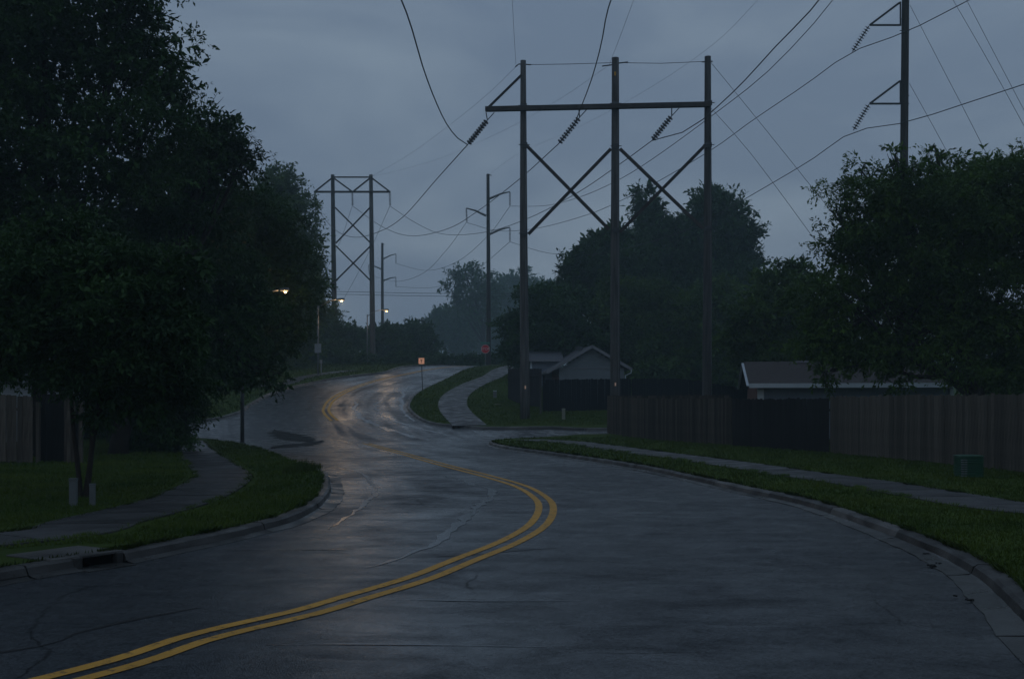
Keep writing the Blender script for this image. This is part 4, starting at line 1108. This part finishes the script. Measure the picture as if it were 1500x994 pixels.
for cx_ in (-.43, -.30):  # pale strips added as painted highlights on the left rib ends
    for q in range(8):
        c_ = Vector((cx_ * W_, -.465 * W_, 0)); rot_ = 0.0
        MB().box((v.x + c_.x * math.cos(rot_) - c_.y * math.sin(rot_), v.y + .15 + c_.x * math.sin(rot_) + c_.y * math.cos(rot_), z + Hh * (.1 + q * .1)), (W_ * .1, .025, Hh * .035), rz=rot_).build('rib_glint', 'alu', r_)
# kerb debris
for px, py, s_ in ((1360, 812, .05), (1365, 829, .035), (1376, 826, .02), (1421, 880, .022), (1400, 874, .012), (70, 838, .05)):
    v = G(px, py, .01); bm = MB()
    for _ in range(7): bm.box((v.x + random.gauss(0, s_ * .8), v.y + random.gauss(0, s_ * .8), .022), (s_ * random.uniform(.5, 1.4), s_ * .6, .012), rz=random.uniform(0, 3))
    lb = {1360: 'largest clump of wet leaves against the right kerb', 1365: 'wet leaf clump on the right gutter edge', 1376: 'small wet leaf on the right gutter slab', 1421: 'dark leaf lying alone on the wide right gutter slab', 1400: 'tiny dark crumb left of the lone leaf on the right gutter', 70: 'wet leaves caught beside the storm drain'}[px]
    tag(bm.build('leaf_clump', 'litter_and_dark_patch'), lb, 'leaves')

# ------------------------------------------------------------------ houses
def prism(vs, fs): return MB().add(vs, fs)
def siding(x0, x1, y, z0, z1, ang=0., pivot=None, lap=.18, top=None):
    bm = MB(); z_ = z0
    while z_ < z1:
        h = min(lap, z1 - z_); a_, b_ = x0, x1
        if top:
            l_, r2 = top(z_ + h * .5); a_, b_ = max(a_, l_), min(b_, r2)
            if b_ - a_ < .05: break
        vs = [(a_, y - .03, z_), (b_, y - .03, z_), (b_, y - .008, z_ + h), (a_, y - .008, z_ + h), (a_, y + .05, z_), (b_, y + .05, z_), (b_, y + .05, z_ + h), (a_, y + .05, z_ + h)]
        bm.add(vs, [(0, 1, 2, 3), (5, 4, 7, 6), (0, 4, 5, 1), (3, 2, 6, 7), (1, 5, 6, 2), (4, 0, 3, 7)]); z_ += lap
    return bm
# grey gabled house
dh = 80.; k = dh / FOC
xl, xr = (819 - CX) * k, (914 - CX) * k; xa = (867 - CX) * k
ze, za = EYE + 50 * k, EYE + 80 * k; zg = H(xa, dh) + .0
hs = thing('house', (xa, dh, zg), 'grey-sided house with a front gable rising behind the navy fence', 'house')
def gab(zz):
    if zz < ze: return (xl, xr)
    u = (zz - ze) / (za - ze); return (xl + (xa - xl) * u, xr + (xa - xr) * u)
o = siding(xl, xr, dh, zg, za - .1, top=gab).build('siding', 'grey_siding', hs); tag(o, kind='stuff')
xb = -.9    # ridge runs back and to the left
dep = 9.
MB().add([(xl, dh + .06, zg), (xr, dh + .06, zg), (xr + xb, dh + dep, zg), (xl + xb, dh + dep, zg), (xl, dh + .06, ze), (xr, dh + .06, ze), (xr + xb, dh + dep, ze), (xl + xb, dh + dep, ze)],
         [(1, 2, 6, 5), (2, 3, 7, 6), (3, 0, 4, 7), (4, 5, 6, 7)]).build('wall', 'brick', hs)
ov = .55
for s_, xe in ((-1, xl - ov * 1.7), (1, xr + ov)):
    zz = ze - .13 if s_ < 0 else ze - .1
    if s_ < 0: zz = ze - .35
    A_, B_ = Vector((xa, dh - .4, za + .08)), Vector((xe, dh - .4, zz)); C_, D_ = Vector((xe + xb, dh + dep + .4, zz)), Vector((xa + xb, dh + dep + .4, za + .08))
    t_ = Vector((0, 0, .12))
    o = prism([A_, B_, C_, D_, A_ + t_, B_ + t_, C_ + t_, D_ + t_], [(0, 3, 2, 1), (4, 5, 6, 7), (0, 1, 5, 4), (1, 2, 6, 5), (2, 3, 7, 6)]).build('roof', 'grey_shingle', hs)
    # shingle courses
    bm = MB()
    for q in range(14):
        u0, u1 = q / 14, (q + 1) / 14
        a0 = A_.lerp(B_, u0) + t_ + Vector((0, 0, .008)); b0 = A_.lerp(B_, u1) + t_ + Vector((0, 0, .03)); c0 = D_.lerp(C_, u1) + t_ + Vector((0, 0, .03)); d0 = D_.lerp(C_, u0) + t_ + Vector((0, 0, .008))
        bm.add([a0, b0, c0, d0, b0 - Vector((0, 0, .025)), c0 - Vector((0, 0, .025))], [(0, 1, 2, 3), (1, 4, 5, 2)])
    tag(bm.build('shingles', 'grey_shingle', hs), kind='stuff')
    MB().bar(A_ + Vector((0, -.03, .04)), B_ + Vector((0, -.03, .04)), .05, .2).build('rake_board', 'grey_trim', hs)
MB().box(((xl + xr) / 2, dh - .045, ze + .02), (xr - xl, .03, .06)).build('band_board', 'grey_trim', hs)
MB().tube([(xr + .5, dh - .45, ze - .1), (xr + .48, dh - .4, ze - .3), (xr + .1, dh - .1, ze - .5), (xr + .06, dh - .08, ze - 1.2)], .045, 8).build('downspout', 'white_trim', hs)
MB().box(((852 - CX) * k - .1, dh + 1.5, za + .05), (.5, .4, .3)).build('roof_vent', 'dark_steel', hs)
# lower wing to the left
xw0, xw1 = (777 - CX) / FOC * 84, (822 - CX) / FOC * 84; zw = EYE + 61 / FOC * 84; zr = EYE + 76 / FOC * 88
wing = siding(xw0, xw1, 84, zg + .3, zw, lap=.18).build('wing_siding', 'blue_siding', hs); tag(wing, kind='stuff')
A_, B_ = Vector((xw0 - .3, 83.6, zw)), Vector((xw1 + .2, 83.6, zw)); C_, D_ = Vector((xw1 + .2, 89, zr)), Vector((xw0 - .3, 89, zr)); t_ = Vector((0, 0, .12))
prism([A_, B_, C_, D_, A_ + t_, B_ + t_, C_ + t_, D_ + t_], [(0, 3, 2, 1), (4, 5, 6, 7), (0, 1, 5, 4), (1, 2, 6, 5), (2, 3, 7, 6), (3, 0, 4, 7)]).build('wing_roof', 'grey_shingle', hs)
MB().box((xw0 + .05, 83.93, (zg + zw) / 2 + .15), (.14, .08, zw - zg - .3)).build('corner_board', 'white_trim', hs)
MB().box(((xw0 + xw1) / 2, 83.57, zw + .04), (xw1 - xw0 + .5, .05, .14)).build('fascia', 'grey_trim', hs)

# low house on the right
dh = 49.; k = dh / FOC
xl, xr = (1100 - CX) * k, (1382 - CX) * k; ze = EYE + 20 * k; zr = EYE + 57 / FOC * 54; zg = H(xl, dh)
hb = thing('house', (xl, dh, zg), 'low house with brown roof and long white fascia behind the black fence', 'house')
tag(siding(xl + .3, xr, dh, zg, ze + .05, lap=.15).build('siding', 'blue_siding', hb), kind='stuff')
MB().add([(xl + .3, dh + .06, zg), (xr, dh + .06, zg), (xr, dh + 10, zg), (xl + .3, dh + 10, zg), (xl + .3, dh + .06, ze), (xr, dh + .06, ze), (xr, dh + 10, ze), (xl + .3, dh + 10, ze), (xl + .3, dh + 5, zr - .1), (xr, dh + 5, zr - .1)],
         [(1, 2, 6, 9, 5), (2, 3, 7, 6), (3, 0, 4, 8, 7)]).build('wall', 'brick', hb)
for s_ in (0, 1):
    ye = dh - .45 if s_ == 0 else dh + 10.45
    A_, B_ = Vector((xl - .1, ye, ze + .12)), Vector((xr + .2, ye, ze + .12)); C_, D_ = Vector((xr + .2, dh + 5, zr)), Vector((xl - .1, dh + 5, zr)); t_ = Vector((0, 0, .1))
    prism([A_, B_, C_, D_, A_ + t_, B_ + t_, C_ + t_, D_ + t_], [(0, 3, 2, 1), (4, 5, 6, 7), (0, 1, 5, 4), (1, 2, 6, 5), (3, 0, 4, 7)]).build('roof', 'brown_shingle', hb)
    if s_ == 0:
        bm = MB()
        for q in range(22):
            u0, u1 = q / 22, (q + 1) / 22
            a0 = D_.lerp(A_, u0) + t_ + Vector((0, 0, .006)); b0 = D_.lerp(A_, u1) + t_ + Vector((0, 0, .022)); c0 = C_.lerp(B_, u1) + t_ + Vector((0, 0, .022)); d0 = C_.lerp(B_, u0) + t_ + Vector((0, 0, .006))
            bm.add([a0, b0, c0, d0, b0 - Vector((0, 0, .018)), c0 - Vector((0, 0, .018))], [(0, 1, 2, 3), (1, 4, 5, 2)])
        tag(bm.build('shingles', 'brown_shingle', hb), kind='stuff')
    MB().bar(A_ + Vector((-.03, 0, .03)), D_ + Vector((-.03, 0, .03)), .05, .16).build('rake_board', 'white_trim', hb)
MB().box(((xl + xr) / 2 + .05, dh - .49, ze + .16), (xr - xl + .3, .05, .2)).build('fascia', 'white_trim', hb)
MB().box((xl + .42, dh - .06, (zg + ze) / 2), (.28, .08, ze - zg)).build('corner_board', 'white_trim', hb)
MB().box((xr - .1, dh - .06, (zg + ze) / 2), (.14, .08, ze - zg)).build('corner_board', 'white_trim', hb)
MB().box(((1150 - CX) / FOC * 53.5, 53.6, zr + .08), (.6, .3, .1)).build('roof_vent', 'grey_trim', hb)

hb.rotation_euler = (0, 0, -R(9.5))

# pale garage behind the left fence
dg = 45.; x1 = (110 - CX) / FOC * dg; x0 = x1 - 6.5; ze = EYE + 27 / FOC * dg; zg = 0
gr = thing('garage', (x1, dg, zg), 'pale garage wall showing above the black gate on the left', 'garage')
tag(siding(x0, x1, dg, zg, ze, lap=.2).build('siding', 'pale_siding', gr), kind='stuff')
MB().box((x1 - .12, dg - .05, ze / 2), (.24, .06, ze)).build('corner_board', 'white_trim', gr)
MB().add([(x0 - .3, dg - .4, ze + .05), (x1 + .3, dg - .4, ze + .05), (x1 + .3, dg + 3, ze + 1.4), (x0 - .3, dg + 3, ze + 1.4), (x0 - .3, dg + 6.4, ze + .05), (x1 + .3, dg + 6.4, ze + .05)], [(0, 1, 2, 3), (3, 2, 5, 4), (0, 3, 4), (1, 5, 2), (0, 4, 5, 1)]).build('roof', 'grey_shingle', gr)
MB().box(((x0 + x1) / 2 - .8, dg + 3, ze / 2), (x1 - x0 - 1.7, 5.8, ze)).build('wall', 'pale_siding', gr)

# ------------------------------------------------------------------ haze
hm = bpy.data.materials.new('haze_air'); hm.use_nodes = True
hn = hm.node_tree; hn.nodes.clear()
ho = hn.nodes.new('ShaderNodeOutputMaterial'); pv = hn.nodes.new('ShaderNodeVolumePrincipled')
pv.inputs['Color'].default_value = (.72, .92, 1, 1); pv.inputs['Density'].default_value = .0012; pv.inputs['Anisotropy'].default_value = .3
hn.links.new(pv.outputs[0], ho.inputs['Volume'])
hz = MB().box((0, 400, 20.), (5200, 5800, 42.4)); o = hz.build('haze', hm); tag(o, kind='stuff')
o.scale = (1, 1, 1)
